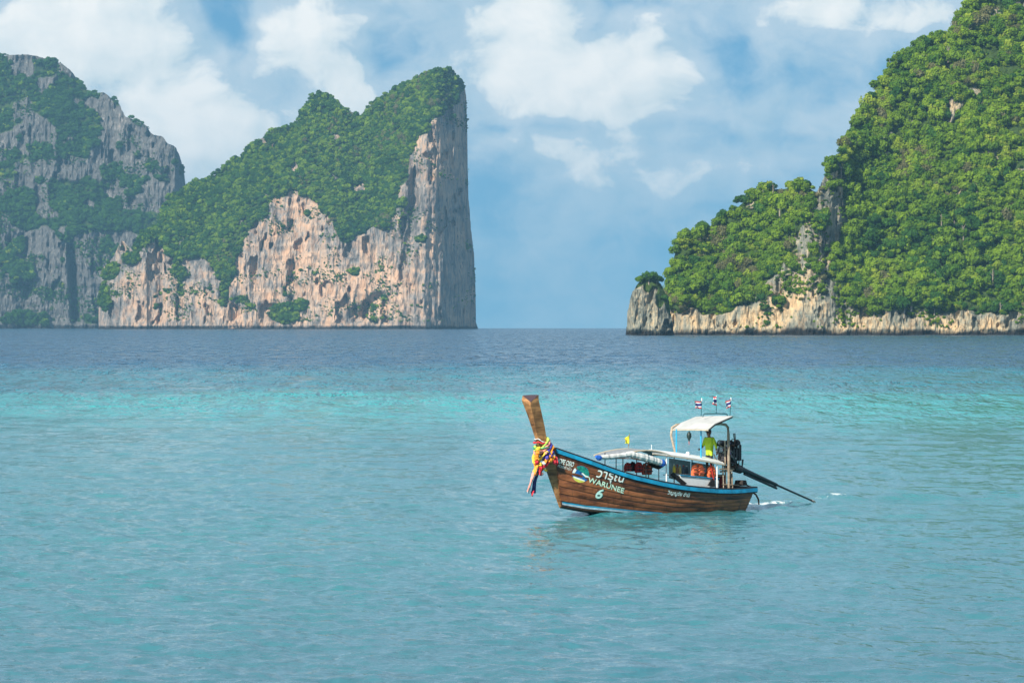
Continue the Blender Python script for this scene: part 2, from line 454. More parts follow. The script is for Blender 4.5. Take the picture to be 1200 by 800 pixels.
def build_sea():
    # rings round the viewing spot: close together near by, far apart towards the horizon
    py = np.concatenate([np.linspace(930, 560, 560), np.linspace(560, 470, 170)[1:], np.linspace(470, 389, 110)[1:]])
    r_near = CAM_H*F_PX/(py-EYE_PY)
    r = np.concatenate([[2, 12, 28, 45], r_near, np.geomspace(r_near[-1]*1.06, 16000, 26)])
    half = math.radians(7.9)
    a_in = np.linspace(-half, half, 720)
    a_out = np.radians(np.concatenate([np.linspace(7.9, 20, 34)[1:], np.linspace(20, 180, 40)[1:]]))
    a = np.concatenate([-a_out[::-1], a_in, a_out])
    Rr, Aa = np.meshgrid(r, a, indexing='ij')
    X = Rr*np.sin(Aa); Y = Rr*np.cos(Aa)
    inside = 1-sstep(math.radians(8.5), math.radians(12), np.abs(Aa))
    H = sea_height(X, Y)*inside
    # wake: a pair of low ridges trailing from the stern, and a bow wave
    d, s_ = seg_dist(X, Y, WAKE)
    near = (np.abs(Aa) < half*1.02)
    wig = 0.35*np.sin(s_*1.1)
    wid = 0.45+0.03*s_
    H += near*(0.14*np.exp(-((d-0.55-0.05*s_+0.1*wig)/wid)**2)*np.exp(-s_/16) + sstep(6, 10, s_)*0.22*(0.5+0.7*fbm(s_/2.2, s_*0, 3, 5))*np.exp(-((d+0.25*wig)/0.6)**2))
    H -= near*0.12*sstep(7, 4, s_)*np.exp(-(d/(0.5+0.03*s_))**2)*np.exp(-s_/18)
    ds = np.interp(X, [p[0] for p in WAKE], [p[1] for p in WAKE])-Y
    H -= near*sstep(6, 10, s_)*0.05*np.exp(-((ds-1.5)/0.8)**2)*(d < 4)
    foam = np.exp(-(d/(0.5+0.06*s_))**2)*np.exp(-s_/2.6)*1.2 + 0.5*np.exp(-((d-0.9)/0.5)**2)*sstep(4, 7, s_)*np.exp(-s_/14)
    for (px, pyy, rx, ry, a_) in ((984, 587, 0.8, 1.4, .85), (876, 595, 0.6, 1.6, 1.0), (884, 592.5, 0.8, 2.5, 0.95), (898, 590.5, 0.9, 1.2, 1.0), (912, 589.3, 1.0, 0.9, 0.9), (925, 589, 1.2, 2.0, 0.5), (958, 588, 0.8, 1.6, 0.55),
                                   (1010, 590, 0.9, 1.5, .3), (662, 603, 0.7, 0.6, 0.25), (1150, 634, 0.6, 1.0, .3)):
        fx, fy = on_water(px, pyy)
        foam = np.maximum(foam, a_*np.exp(-((X-fx)/rx)**2-((Y-fy)/ry)**2))
    for (px, pyy, amp, rx, ry) in ((1140, 585.5, 0.10, 4.5, 1.0), (1060, 586.5, .06, 2.5, 1.0), (985, 587.5, 0.20, 0.8, 1.0)):
        fx, fy = on_water(px, pyy)
        H += near*amp*np.exp(-((X-fx)/rx)**2-((Y-fy)/ry)**2)
    # bow wave rolling off the stem
    bx = BOAT_O + FWD*8.2
    lx = (X-BOAT_O.x)*FWD.x+(Y-BOAT_O.y)*FWD.y; ly = (X-BOAT_O.x)*PORT.x+(Y-BOAT_O.y)*PORT.y
    crest = np.abs(np.abs(ly)-(0.35+np.clip(7.4-lx, 0, 20)*0.26))
    bw = np.exp(-(crest/0.28)**2)*sstep(8.2, 7.0, lx)*np.exp(-np.clip(7.4-lx, 0, 99)/5.0)
    H += near*0.12*bw
    foam = np.maximum(foam, near*0.35*bw*sstep(0.45, 0.7, fbm(X*2.2, Y*2.2, 3, 77)))
    Z = sea_level(Rr)+H
    V = np.stack([X, Y, Z], -1).reshape(-1, 3)
    me = np_mesh('sea', V, grid_quads(len(r), len(a))[:, ::-1], None, True, {'foam': foam})
    m, t, b = new_mat('sea_water')
    geo = t.new('ShaderNodeNewGeometry'); P = geo.outputs['Position']
    x, y, z = t.sepxyz(P)
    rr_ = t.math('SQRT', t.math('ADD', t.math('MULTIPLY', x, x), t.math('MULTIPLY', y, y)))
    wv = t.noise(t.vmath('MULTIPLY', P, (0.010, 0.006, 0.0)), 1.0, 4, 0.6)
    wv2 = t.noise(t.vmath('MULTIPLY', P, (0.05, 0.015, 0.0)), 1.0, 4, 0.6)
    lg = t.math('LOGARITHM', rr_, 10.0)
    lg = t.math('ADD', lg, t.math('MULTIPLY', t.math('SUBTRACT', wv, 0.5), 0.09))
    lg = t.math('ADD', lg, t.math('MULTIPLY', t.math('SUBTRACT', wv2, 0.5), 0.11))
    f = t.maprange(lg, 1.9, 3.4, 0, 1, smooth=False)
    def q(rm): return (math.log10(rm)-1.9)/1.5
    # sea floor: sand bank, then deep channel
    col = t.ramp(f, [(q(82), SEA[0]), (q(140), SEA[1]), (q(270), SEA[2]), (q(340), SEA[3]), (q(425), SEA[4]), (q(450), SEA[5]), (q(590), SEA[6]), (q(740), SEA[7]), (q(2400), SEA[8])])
    n1 = t.noise(t.vmath('MULTIPLY', P, (2.0, 1.3, 1.0)), 1.0, 4, 0.6, 0.3)
    n2 = t.noise(t.vmath('MULTIPLY', P, (7.0, 5.0, 3.0)), 1.0, 3, 0.6)
    n3 = t.noise(t.vmath('MULTIPLY', P, (0.25, 0.09, 1.0)), 1.0, 5, 0.65)
    b1 = t.bump(n2, 0.5, 0.02)
    b2 = t.bump(n1, 0.6, 0.07, b1)
    b3 = t.bump(n3, t.maprange(rr_, 150, 500, 0.25, 0.9), 1.2, b2)
    n5 = t.noise(t.vmath('MULTIPLY', P, (0.30, 0.035, 1.0)), 1.0, 4, 0.7)
    b3 = t.bump(n5, t.maprange(rr_, 200, 520, 0.0, 1.0), 5.0, b3)
    n4 = t.noise(t.vmath('MULTIPLY', P, (0.03, 0.008, 1.0)), 1.0, 5, 0.65)
    b3 = t.bump(n4, t.maprange(rr_, 250, 900, 0.0, 1.0), 14.0, b3)
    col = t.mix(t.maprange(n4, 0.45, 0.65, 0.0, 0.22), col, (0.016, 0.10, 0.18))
    foam_ = t.attr('foam').outputs['Fac']
    fn = t.noise(t.vmath('MULTIPLY', P, (6.0, 1.6, 4.0)), 1.0, 5, 0.75)
    fm = t.maprange(t.math('ADD', t.math('MULTIPLY', foam_, 0.50), t.math('MULTIPLY', fn, 1.1)), 0.86, 1.12)
    col = t.mix(fm, col, (0.78, 0.82, 0.82))
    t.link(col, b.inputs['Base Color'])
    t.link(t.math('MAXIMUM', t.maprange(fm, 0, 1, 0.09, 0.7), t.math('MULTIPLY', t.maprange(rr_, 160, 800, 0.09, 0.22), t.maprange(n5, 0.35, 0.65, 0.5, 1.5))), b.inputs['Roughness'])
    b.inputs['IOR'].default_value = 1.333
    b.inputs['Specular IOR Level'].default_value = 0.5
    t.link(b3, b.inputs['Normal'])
    me.materials.append(m)
    o = bpy.data.objects.new('sea', me); COL.objects.link(o); tag(o, kind='structure')
    return o
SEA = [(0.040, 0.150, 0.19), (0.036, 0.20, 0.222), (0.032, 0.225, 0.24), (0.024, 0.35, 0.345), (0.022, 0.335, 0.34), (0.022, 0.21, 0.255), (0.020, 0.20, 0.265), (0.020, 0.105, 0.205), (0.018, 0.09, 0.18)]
build_sea()
tag(bpy.data.objects['sea'], 'rippled turquoise sea with a paler shallow band and deep blue far water', 'sea')

# ------------------------------------------------------------------ islands
def resample(pts, step, jit, seed):
    pts = np.asarray(pts, float); seg = np.hypot(*np.diff(pts, axis=0).T); s = np.concatenate([[0], np.cumsum(seg)])
    n = int(s[-1]/step); q = np.linspace(0, s[-1], n)
    # smooth curve through the points, roughened
    x = np.interp(q, s, pts[:, 0]); y = np.interp(q, s, pts[:, 1])
    k = 5; ker = np.ones(k)/k
    xs = np.convolve(np.pad(x, k//2, mode='edge'), ker, 'valid'); ys = np.convolve(np.pad(y, k//2, mode='edge'), ker, 'valid')
    x, y = xs, ys
    y = y + (fbm(q/9, q*0, 4, seed)-0.5)*2*jit
    x = np.maximum.accumulate(x + np.arange(n)*1e-3)
    steep = np.abs(np.gradient(y)) > 2.2*np.abs(np.gradient(x))
    x = x + np.where(steep, (fbm(q/7, q*0+3, 4, seed+2)-0.5)*2.6*jit, 0)
    return x, y, q

def wide(a, n):
    # running mean along the shore, so that one bushy gully does not cut the whole face
    for _ in range(2):
        p = np.pad(a, ((0, 0), (n//2+1, n//2)), mode='edge'); c = np.cumsum(p, axis=1); a = (c[:, n:]-c[:, :-n])[:, :a.shape[1]]/n
    return a
def island(spec):
    Y0 = spec['Y0']; unit = Y0/F_PX                     # metres per photograph pixel there
    lvl = sea_level(Y0)
    base = EYE_PY + F_PX*(CAM_H - lvl)/Y0
    sx, sy, q = resample(spec['top'], spec.get('step', 1.4), spec.get('jit', 1.5), spec['seed'])
    sy = np.minimum(sy, base-0.6)
    nr = int((base - sy.min())/spec.get('row', 1.5)); nc = len(sx)
    t = np.linspace(0, 1, nr)[:, None]
    PX = np.repeat(sx[None], nr, 0); PY = base + t*(sy[None]-base)
    sd = spec['seed']
    jx = (fbm(PX/14, PY/14, 4, sd+50)-0.5)*spec.get('edge', 16); jy = (fbm(PX/14, PY/14, 4, sd+60)-0.5)*spec.get('edge', 16)
    veg = np.zeros(PX.shape)
    for poly in spec['veg']: veg[in_poly(PX+jx, PY+jy, poly)] = 1
    for poly in spec.get('bare', []): veg[in_poly(PX+jx, PY+jy, poly)] = 0
    for (cx, cy, rx, ry) in spec.get('vegspots', []):
        veg[((PX+jx*0.5-cx)/rx)**2+((PY+jy*0.5-cy)/ry)**2 < 1] = 1
    # stray bare ledges in the green, stray green on the rock
    patch = fbm(PX/26, PY/20, 4, sd+70)
    veg[(patch > spec.get('ledge', 0.72)) & (veg > 0)] = 0
    veg[(patch < spec.get('stray', 0.27)) & (PY < base-6)] = 1
    vs = blur(veg, 5)
    zpx = base-PY                                          # height in px
    dzpx = np.diff(zpx, axis=0, prepend=0)
    slope = spec['rock_slope'] + (spec['veg_slope']-spec['rock_slope'])*blur(vs, 4)
    slope = wide(slope, spec.get('soft', 45))
    D = np.cumsum(slope*dzpx, axis=0)
    D = blur(D, 3)
    lat = np.interp(sx, [p[0] for p in spec['lat']], [p[1] for p in spec['lat']])[None]
    D = D + lat
    for (fn) in spec.get('extra', []): D = D + fn(PX, PY, zpx)
    rockw = 1-vs
    # relief in px units: buttresses, flutes, ledges, caves
    A = spec['relief']
    wq = 40*(fbm(PX/70, PY/70, 3, sd+81)-0.5)
    D -= A*(14*rockw+6*vs)*spec.get('big', 1.0)*(ridged((PX+wq)/70, PY/170, 4, sd+1)-0.55)
    fl = ridged(PX/15+0.3*fbm(PX/30, PY/30, 2, sd+9), PY/60, 4, sd+2)
    D -= A*(8.0*rockw+1.2)*(fl-0.55)
    D -= A*6.5*spec.get('fine', 1.0)*(0.25+0.75*rockw)*(fbm(PX/6, PY/20, 4, sd+3)-0.5)
    D -= A*4.0*spec.get('fine', 1.0)*rockw*(fbm(PX/3.2, PY/9, 2, sd+33)-0.5)
    led = PY+8*fbm(PX/40, PY/40, 3, sd+4); D += A*1.5*rockw*(np.abs((led/11) % 1-0.5)*2-0.5)*fbm(PX/25, PY/10, 2, sd+6)
    cave = sstep(0.63, 0.72, fbm(PX/11, PY/26, 3, sd+5))*spec.get('cave', 1.0)
    D += A*8.0*cave*rockw*sstep(3, 12, zpx)
    # hummocky ground under the forest
    D -= A*spec.get('hum', 24)*vs*(fbm((PX+wq)/40+PY/90, PY/44, 4, sd+7)-0.5)
    D += sstep(3.4, 1.0, zpx*unit/spec.get('notch', 0.8))*A*2.6     # sea notch
    Yw = Y0 + D*unit
    Xw = (PX-600)/F_PX*Yw
    Zw = CAM_H - (PY-EYE_PY)/F_PX*Yw
    # sink the foot into the sea, fold the top over and down behind
    foot = [np.stack([Xw[0], Yw[0], np.full(nc, lvl-8.0)], -1)]
    front = np.stack([Xw, Yw, Zw], -1)
    back = []
    depth = spec.get('thick', 160)*unit
    for i in range(1, 6):
        fz = 1-(i/5)**2
        back.append(np.stack([Xw[-1]*(1+0.0*i), Yw[-1]+depth*i/5, lvl-8+(Zw[-1]-lvl+8)*fz], -1))
    V = np.concatenate([np.stack(foot), front, np.stack(back)], 0)
    NR = V.shape[0]
    full = lambda a: np.concatenate([a[:1], a, np.repeat(a[-1:], 5, 0)], 0)
    tone = np.full(PX.shape, spec.get('tone0', 0.3))
    for (cx, cy, rx, ry, w_) in spec.get('tones', []):
        tone += w_*np.exp(-((PX-cx)/rx)**2-((PY-cy)/ry)**2)
    above = V[..., 2]-lvl
    me = np_mesh(spec['name'], V.reshape(-1, 3), grid_quads(NR, nc), ROCK, False,
                 {'veg': full(vs), 'tone': full(tone), 'cream': np.full(above.shape, spec.get('cream', 0.0)), 'above_water': above/spec.get('tide', 1.0), 'unit': np.full(above.shape, spec.get('grain', unit*0.9))})
    o = bpy.data.objects.new(spec['name'], me); COL.objects.link(o)
    # forest candidates: (position, image size weight)
    cell = np.linalg.norm(np.gradient(front, axis=1), axis=-1)*np.linalg.norm(np.gradient(front, axis=0), axis=-1)
    cellpx = np.abs(np.gradient(PX, axis=1))*np.abs(np.gradient(PY, axis=0))
    wgt = (0.35*cell/(unit*unit)+0.65*cellpx)
    return o, dict(front=front, veg=vs, rock=rockw, w=wgt, PX=PX, PY=PY, unit=unit, z=zpx, wc=cell)

# --- foliage: crowns of many small leaf clumps
def crown_mesh(name, mat, seed, n_lobes=8, leaves=330, leaf=0.13, flat=0.8):
    """about 1 m in radius; origin at the crown's foot"""
    r = np.random.default_rng(seed)
    C = []; Rr = []
    for i in range(n_lobes):
        a = r.uniform(0, 2*np.pi); d = math.sqrt(r.uniform(0, 1))*0.62
        C.append((d*math.cos(a), d*math.sin(a), 0.62+r.uniform(-0.28, 0.42)*flat*(1.15-d))); Rr.append(r.uniform(0.18, 0.46))
    C = np.array(C); Rr = np.array(Rr)
    idx = r.choice(n_lobes, leaves, p=Rr**2/np.sum(Rr**2))
    nrm = r.normal(size=(leaves, 3)); nrm[:, 2] = nrm[:, 2]*0.9+0.25; nrm /= np.linalg.norm(nrm, axis=1)[:, None]
    pos = C[idx]+nrm*(Rr[idx]*(0.62+0.62*r.random(leaves)))[:, None]*np.array([1, 1, 0.85])
    n2 = nrm+r.normal(size=(leaves, 3))*0.42; n2 /= np.linalg.norm(n2, axis=1)[:, None]
    t1 = np.cross(n2, r.normal(size=(leaves, 3))); t1 /= np.linalg.norm(t1, axis=1)[:, None]
    t2 = np.cross(n2, t1); s = leaf*(0.6+0.9*r.random(leaves))[:, None]
    k = 0.7+0.5*r.random((leaves, 1))
    quad = np.stack([pos+t1*s, pos+t2*s*k, pos-t1*s*0.9, pos-t2*s*k], 1)
    return np_mesh(name, quad.reshape(-1, 3), np.arange(leaves*4).reshape(-1, 4), mat, False)
def trunk_mesh(name, seed, h=1.0, r0=0.07):
    mb = MB(); rr = random.Random(seed)
    top = Vector((rr.uniform(-.12, .12), rr.uniform(-.12, .12), h))
    mb.tube([(0, 0, -0.5), (top.x*0.3, top.y*0.6, h*0.4), top], [r0, r0*0.75, r0*0.4], 6)
    for i in range(4):
        a = i*1.6+rr.random(); e = Vector((0.5*math.cos(a), 0.5*math.sin(a), h*0.75+rr.random()*0.35)); s0 = top*rr.uniform(0.45, 0.9)
        mb.tube([s0, s0.lerp(e, 0.6)+Vector((0, 0, .05)), e], [r0*0.45, r0*0.32, r0*0.15], 5)
    return mb.mesh(name, BARK)
KINDS = [('dark', LEAF_DARK), ('mid', LEAF_MID), ('mid', LEAF_MID), ('lime', LEAF_LIME), ('mid', LEAF_MID), ('dark', LEAF_DARK), ('mid', LEAF_MID), ('dry', LEAF_DRY)]
CROWNS = [crown_mesh('crown', m, 100+i, n_lobes=7+i % 5, leaves=820, leaf=0.075+0.014*(i % 3)) for i, (k, m) in enumerate(KINDS)]
TRUNKS = [trunk_mesh('trunk', 40+i) for i in range(3)]
SRC = bpy.data.collections.new('crown_sources')          # only a store for the leaf masses below, not in the scene
for i, me in enumerate(CROWNS):
    o = bpy.data.objects.new('foliage', me); SRC.objects.link(o)

def forest_group():
    ng = bpy.data.node_groups.new('forest', 'GeometryNodeTree')
    ng.interface.new_socket('Geometry', in_out='INPUT', socket_type='NodeSocketGeometry')
    ng.interface.new_socket('Geometry', in_out='OUTPUT', socket_type='NodeSocketGeometry')
    N = ng.nodes; L = ng.links
    gi = N.new('NodeGroupInput'); go = N.new('NodeGroupOutput')
    m2p = N.new('GeometryNodeMeshToPoints'); iop = N.new('GeometryNodeInstanceOnPoints'); ci = N.new('GeometryNodeCollectionInfo')
    ci.inputs['Collection'].default_value = SRC; ci.inputs['Separate Children'].default_value = True; ci.inputs['Reset Children'].default_value = True
    def named(nm, typ):
        n = N.new('GeometryNodeInputNamedAttribute'); n.data_type = typ; n.inputs['Name'].default_value = nm; return n.outputs['Attribute']
    L.new(gi.outputs[0], m2p.inputs['Mesh']); L.new(m2p.outputs[0], iop.inputs['Points']); L.new(ci.outputs[0], iop.inputs['Instance'])
    iop.inputs['Pick Instance'].default_value = True
    L.new(named('kind_index', 'INT'), iop.inputs['Instance Index'])
    L.new(named('size', 'FLOAT_VECTOR'), iop.inputs['Scale'])
    e2r = N.new('FunctionNodeEulerToRotation'); L.new(named('turn', 'FLOAT_VECTOR'), e2r.inputs[0]); L.new(e2r.outputs[0], iop.inputs['Rotation'])
    L.new(iop.outputs[0], go.inputs[0])
    return ng
FOREST_NG = forest_group()
def forest(name, P, S, K, T, label):
    me = bpy.data.meshes.new(name); me.vertices.add(len(P)); me.vertices.foreach_set('co', np.asarray(P, np.float32).ravel())
    a = me.attributes.new('kind_index', 'INT', 'POINT'); a.data.foreach_set('value', np.asarray(K, np.int32))
    a = me.attributes.new('size', 'FLOAT_VECTOR', 'POINT'); a.data.foreach_set('vector', np.asarray(S, np.float32).ravel())
    a = me.attributes.new('turn', 'FLOAT_VECTOR', 'POINT'); a.data.foreach_set('vector', np.asarray(T, np.float32).ravel())
    o = bpy.data.objects.new(name, me); COL.objects.link(o)
    md = o.modifiers.new('forest', 'NODES'); md.node_group = FOREST_NG
    tag(o, label, 'forest', kind='stuff'); return o

def scatter(info, n, rad, seed, pk, spread=0.35, rock_n=0, thr=0.5, zmin=2.0, flat=1.0):
    r = np.random.default_rng(seed)
    ok = (info['veg'] > thr) & (info['z'] > zmin)
    clump = np.clip((fbm(info['PX']/15, info['PY']/12, 3, seed+21)-0.31)*5, 0.15, 1)
    wgt = np.where(ok, info['w']*clump, 0).ravel(); wgt = wgt/wgt.sum()
    idx = r.choice(wgt.size, n, p=wgt)
    if rock_n:
        ok2 = (info['veg'] < 0.5) & (info['z'] > 8)
        cl = fbm(info['PX']/30, info['PY']/18, 4, seed+3)
        w2 = np.where(ok2, info['w']*np.clip(cl-0.42, 0, 1)**2, 0).ravel(); w2 /= w2.sum()
        idx2 = r.choice(w2.size, rock_n, p=w2); 
    else: idx2 = np.zeros(0, int)
    s = rad*np.clip(np.exp(r.normal(size=n)*spread), 0.36, 2.3); s2 = rad*0.42*np.exp(r.normal(size=rock_n)*0.4)
    s *= 0.72+0.62*fbm(info['PX'].ravel()[idx]/24, info['PY'].ravel()[idx]/20, 3, seed+31)
    S = np.concatenate([s, s2]); idx = np.concatenate([idx, idx2])
    P = info['front'].reshape(-1, 3)[idx].copy()
    P += r.normal(size=P.shape)*np.array([0.8, 0.3, 0.3])*info['unit']
    P[:, 2] -= S*0.15; P[:, 1] -= S*0.1
    # kinds come in drifts
    dr = fbm(info['PX'].ravel()[idx]/38, info['PY'].ravel()[idx]/30, 3, seed+9)
    K = np.zeros(len(idx), int)
    u = np.clip(r.random(len(idx))*0.62+(dr-0.5)*1.3+0.2, 0, 0.999)
    order = [0, 5, 1, 2, 4, 6, 3, 7]; cum = np.cumsum(pk)/np.sum(pk)
    K = np.array(order)[np.searchsorted(cum, u)]
    T = np.stack([r.normal(size=len(idx))*0.12, r.normal(size=len(idx))*0.12, r.uniform(0, 6.28, len(idx))], -1)
    sz = np.stack([S, S, S*flat*r.uniform(0.75, 1.35, len(idx))], -1)
    return P, sz, K, T, idx

# the far limestone mountain in the haze
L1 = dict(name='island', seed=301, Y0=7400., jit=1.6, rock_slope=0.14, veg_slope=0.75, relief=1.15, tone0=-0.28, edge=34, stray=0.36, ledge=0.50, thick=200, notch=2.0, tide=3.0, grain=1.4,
    top=[(-90, 90), (-50, 72), (-15, 68), (0, 66), (25, 64), (48, 67), (70, 74), (84, 84), (93, 98), (103, 106), (112, 109), (120, 108), (131, 116), (140, 122), (146, 136), (158, 142), (170, 146), (178, 157), (190, 160), (196, 168), (205, 172), (211, 183), (213, 196), (212, 215), (213.5, 240), (215, 300), (217, 384)],
    veg=[[(-95, 60), (60, 60), (100, 100), (135, 112), (140, 130), (110, 135), (120, 165), (95, 185), (60, 170), (50, 140), (-95, 150)],
         [(-95, 170), (20, 180), (60, 190), (100, 200), (125, 235), (150, 250), (190, 240), (190, 270), (140, 275), (120, 300), (95, 300), (60, 275), (30, 262), (-95, 262)],
         [(-95, 352), (20, 350), (60, 352), (95, 372), (90, 384), (-95, 384)], [(8, 270), (22, 270), (26, 350), (10, 350)], [(140, 250), (180, 240), (200, 260), (190, 300), (150, 300)]],
    bare=[[(-95, 130), (40, 120), (52, 170), (45, 185), (20, 165), (-95, 180)]],
    lat=[(-90, -30), (0, -10), (60, 0), (84, 0), (98, 4), (150, 10), (205, 20), (213, 60), (217, 120)], vegspots=[],
    extra=[lambda x, y, z: 30*np.exp(-((x-86-(y-330)*0.06)/5)**4)*sstep(268, 300, y)*sstep(383, 370, y)], big=0.7,
    tones=[(40, 320, 60, 45, 0.14), (160, 200, 60, 60, 0.12)])
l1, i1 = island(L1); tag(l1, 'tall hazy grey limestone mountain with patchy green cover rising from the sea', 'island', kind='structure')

# the headland with the sheer pink and grey cliff
L2 = dict(name='island', seed=411, Y0=6000., jit=1.2, rock_slope=0.10, veg_slope=0.72, relief=1.0, tone0=0.38, edge=15, stray=0.20, ledge=0.79, fine=0.6, thick=190, notch=1.6, tide=2.4, grain=1.1, cave=1.2,
    top=[(115.5, 385), (117, 345), (119, 318), (124, 308), (132, 303), (138, 290), (142, 281), (147, 284), (152, 292), (160, 289), (167, 276), (177, 272), (188, 258), (193, 240), (198, 230), (208, 226), (222, 215), (233, 211), (246, 206), (258, 198), (272, 189), (284, 181), (297, 166), (308, 159), (322, 153), (338, 149), (349, 141), (356, 127), (364, 114), (375, 108), (386, 111), (397, 124), (408, 134), (418, 139), (427, 138), (434, 124), (445, 114), (458, 108), (472, 98), (490, 90), (508, 83), (520, 81), (531, 85), (539, 93), (544, 101), (545.5, 112), (546, 150), (546.6, 190), (548, 235), (551, 268), (554.5, 296), (555, 325), (553, 350), (552, 366), (554, 374), (557, 379), (558, 384)],
    veg=[[(186, 200), (250, 150), (340, 90), (375, 60), (560, 40), (544, 98), (534, 118), (520, 134), (506, 146), (492, 160), (482, 186), (474, 208), (468, 226), (462, 250), (456, 268), (440, 264), (424, 276), (408, 284), (394, 276), (384, 256), (372, 240), (362, 236), (352, 230), (340, 222), (328, 230), (316, 240), (306, 256), (296, 268), (286, 284), (277, 306), (266, 336), (256, 330), (250, 312), (236, 300), (214, 302), (206, 304), (192, 300), (184, 280)],
         [(158, 290), (190, 255), (196, 240), (196, 282), (178, 284), (160, 300)], [(205, 300), (214, 302), (213, 345), (207, 346)]],
    bare=[[(335, 205), (345, 185), (355, 196), (350, 208)]],
    vegspots=[(130, 318, 9, 10), (123, 350, 5, 16), (333, 369, 17, 10), (352, 360, 9, 6), (262, 346, 5, 14), (152, 304, 10, 7)],
    lat=[(115, 34), (119, 22), (140, 6), (170, 2), (188, 12), (196, 0), (240, -4), (300, -2), (345, 6), (390, -6), (440, -2), (478, -4), (498, -2), (508, 8), (520, 30), (535, 58), (546, 86), (551, 116), (558, 150)],
    extra=[lambda x, y, z: -12*sstep(503, 512, x)*(ridged((x-500)/13, y/150, 3, 91)-.5), lambda x, y, z: 12*np.exp(-((x-y*0.0-432-(360-y)*0.85)/9)**2)*sstep(384, 372, y)*sstep(338, 350, y),
           lambda x, y, z: 14*np.exp(-((x-490+(y-200)*0.12)/7)**2)*sstep(190, 210, y)*sstep(310, 270, y)],
    tones=[(345, 280, 45, 75, 0.36), (450, 335, 45, 45, 0.38), (515, 190, 20, 50, 0.42), (300, 345, 30, 40, 0.3), (165, 345, 30, 40, 0.16), (124, 345, 16, 60, -0.25), (400, 350, 40, 40, 0.25), (200, 350, 14, 40, 0.3), (245, 340, 30, 40, 0.05), (535, 290, 14, 90, 0.05), (480, 260, 14, 60, -0.2), (395, 300, 20, 25, -.14)])
L2['top'] = [(x, y+(2.4 if 200 < x < 540 else 0)) for x, y in L2['top']]       # the trees stand on the ridge
l2, i2 = island(L2); tag(l2, 'green topped headland ending in a sheer pink and grey limestone cliff', 'island', kind='structure')

# the near wooded island
R1 = dict(name='island', hum=46, cream=1.0, seed=523, Y0=2520., jit=1.0, rock_slope=0.10, veg_slope=0.70, relief=1.0, tone0=0.34, edge=18, stray=0.21, ledge=0.76, thick=220, notch=1.3, tide=1.7, grain=0.62, cave=0.9, row=1.6, step=1.6,
    top=[(779, 392), (780, 372), (783, 350), (787, 330), (790, 306), (793, 290), (801, 279), (815, 275), (828, 270), (838, 259), (852, 250), (866, 242), (876, 234), (890, 228), (902, 222), (920, 221), (945, 219), (957, 226), (964, 210), (970, 196), (986, 180), (990, 166), (1002, 146), (1012, 126), (1026, 110), (1034, 92), (1050, 76), (1066, 64), (1080, 54), (1096, 50), (1112, 42), (1122, 26), (1132, 10), (1142, -4), (1160, -22), (1200, -46), (1250, -70), (1290, -82)],
    veg=[[(776, 360), (800, 361), (815, 363), (850, 364), (866, 357), (888, 354), (900, 344), (912, 336), (914, 322), (926, 318), (930, 290), (938, 262), (952, 250), (962, 222), (955, 180), (940, 100), (1090, -110), (1295, -190), (1295, 366), (1200, 370), (1160, 364), (1100, 368), (1060, 362), (1020, 370), (1000, 364), (985, 352), (960, 346), (948, 330), (944, 360), (900, 362), (776, 300)],
         [(776, 366), (776, 270), (880, 215), (955, 210), (948, 255), (930, 290), (918, 316), (900, 330), (888, 347), (860, 357), (815, 361)]],
    bare=[[(930, 285), (944, 250), (960, 208), (978, 196), (990, 206), (984, 232), (996, 262), (988, 290), (972, 318), (952, 326), (936, 312)], [(880, 240), (892, 232), (900, 240), (888, 246)], [(1190, 0), (1295, 0), (1295, 20), (1180, 14)],
          [(902, 348), (918, 322), (950, 316), (976, 326), (1000, 356), (1004, 372), (896, 372)]],
    vegspots=[(960, 262, 6, 9), (980, 300, 7, 12), (950, 300, 4, 8), (975, 225, 5, 8)],
    lat=[(779, 60), (784, 30), (795, 14), (815, 8), (850, 4), (890, 0), (915, -8), (940, -26), (960, -26), (980, -14), (1010, -8), (1100, 0), (1200, 4), (1290, 8)],
    tones=[(930, 345, 30, 22, 0.32), (880, 378, 40, 10, 0.26), (1000, 380, 60, 8, 0.16), (960, 260, 18, 40, -0.14), (1100, 382, 90, 8, 0.22)])
r1, i3 = island(R1); tag(r1, 'steep wooded limestone island with a pale cliff band along the water', 'island', kind='structure')

# the sea stack standing off its point
R2 = dict(name='sea_stack', cream=1.0, seed=611, Y0=2470., jit=1.2, rock_slope=0.05, veg_slope=0.6, relief=1.2, tone0=0.12, edge=8, stray=0.14, ledge=0.8, thick=30, notch=1.2, tide=1.5, grain=0.34, step=0.9, row=0.9,
    top=[(734, 392), (734.5, 378), (735.5, 366), (738, 356), (741, 344), (746, 334), (752, 327), (760, 323), (768, 325), (774, 332), (779, 342), (783, 352), (786, 366), (788, 380), (790, 392)],
    veg=[[(742, 320), (778, 320), (788, 360), (788, 372), (776, 352), (770, 336), (756, 332), (746, 338)]], bare=[], vegspots=[(760, 336, 5, 6), (773, 350, 5, 10)],
    lat=[(734, 18), (740, 6), (752, 0), (768, 1), (780, 10), (786, 20), (790, 30)],
    tones=[(752, 360, 16, 28, 0.22), (745, 385, 10, 6, -.2)])
r2, i4 = island(R2); tag(r2, 'small grey sea stack with bushes on top beside the wooded island', 'rock')

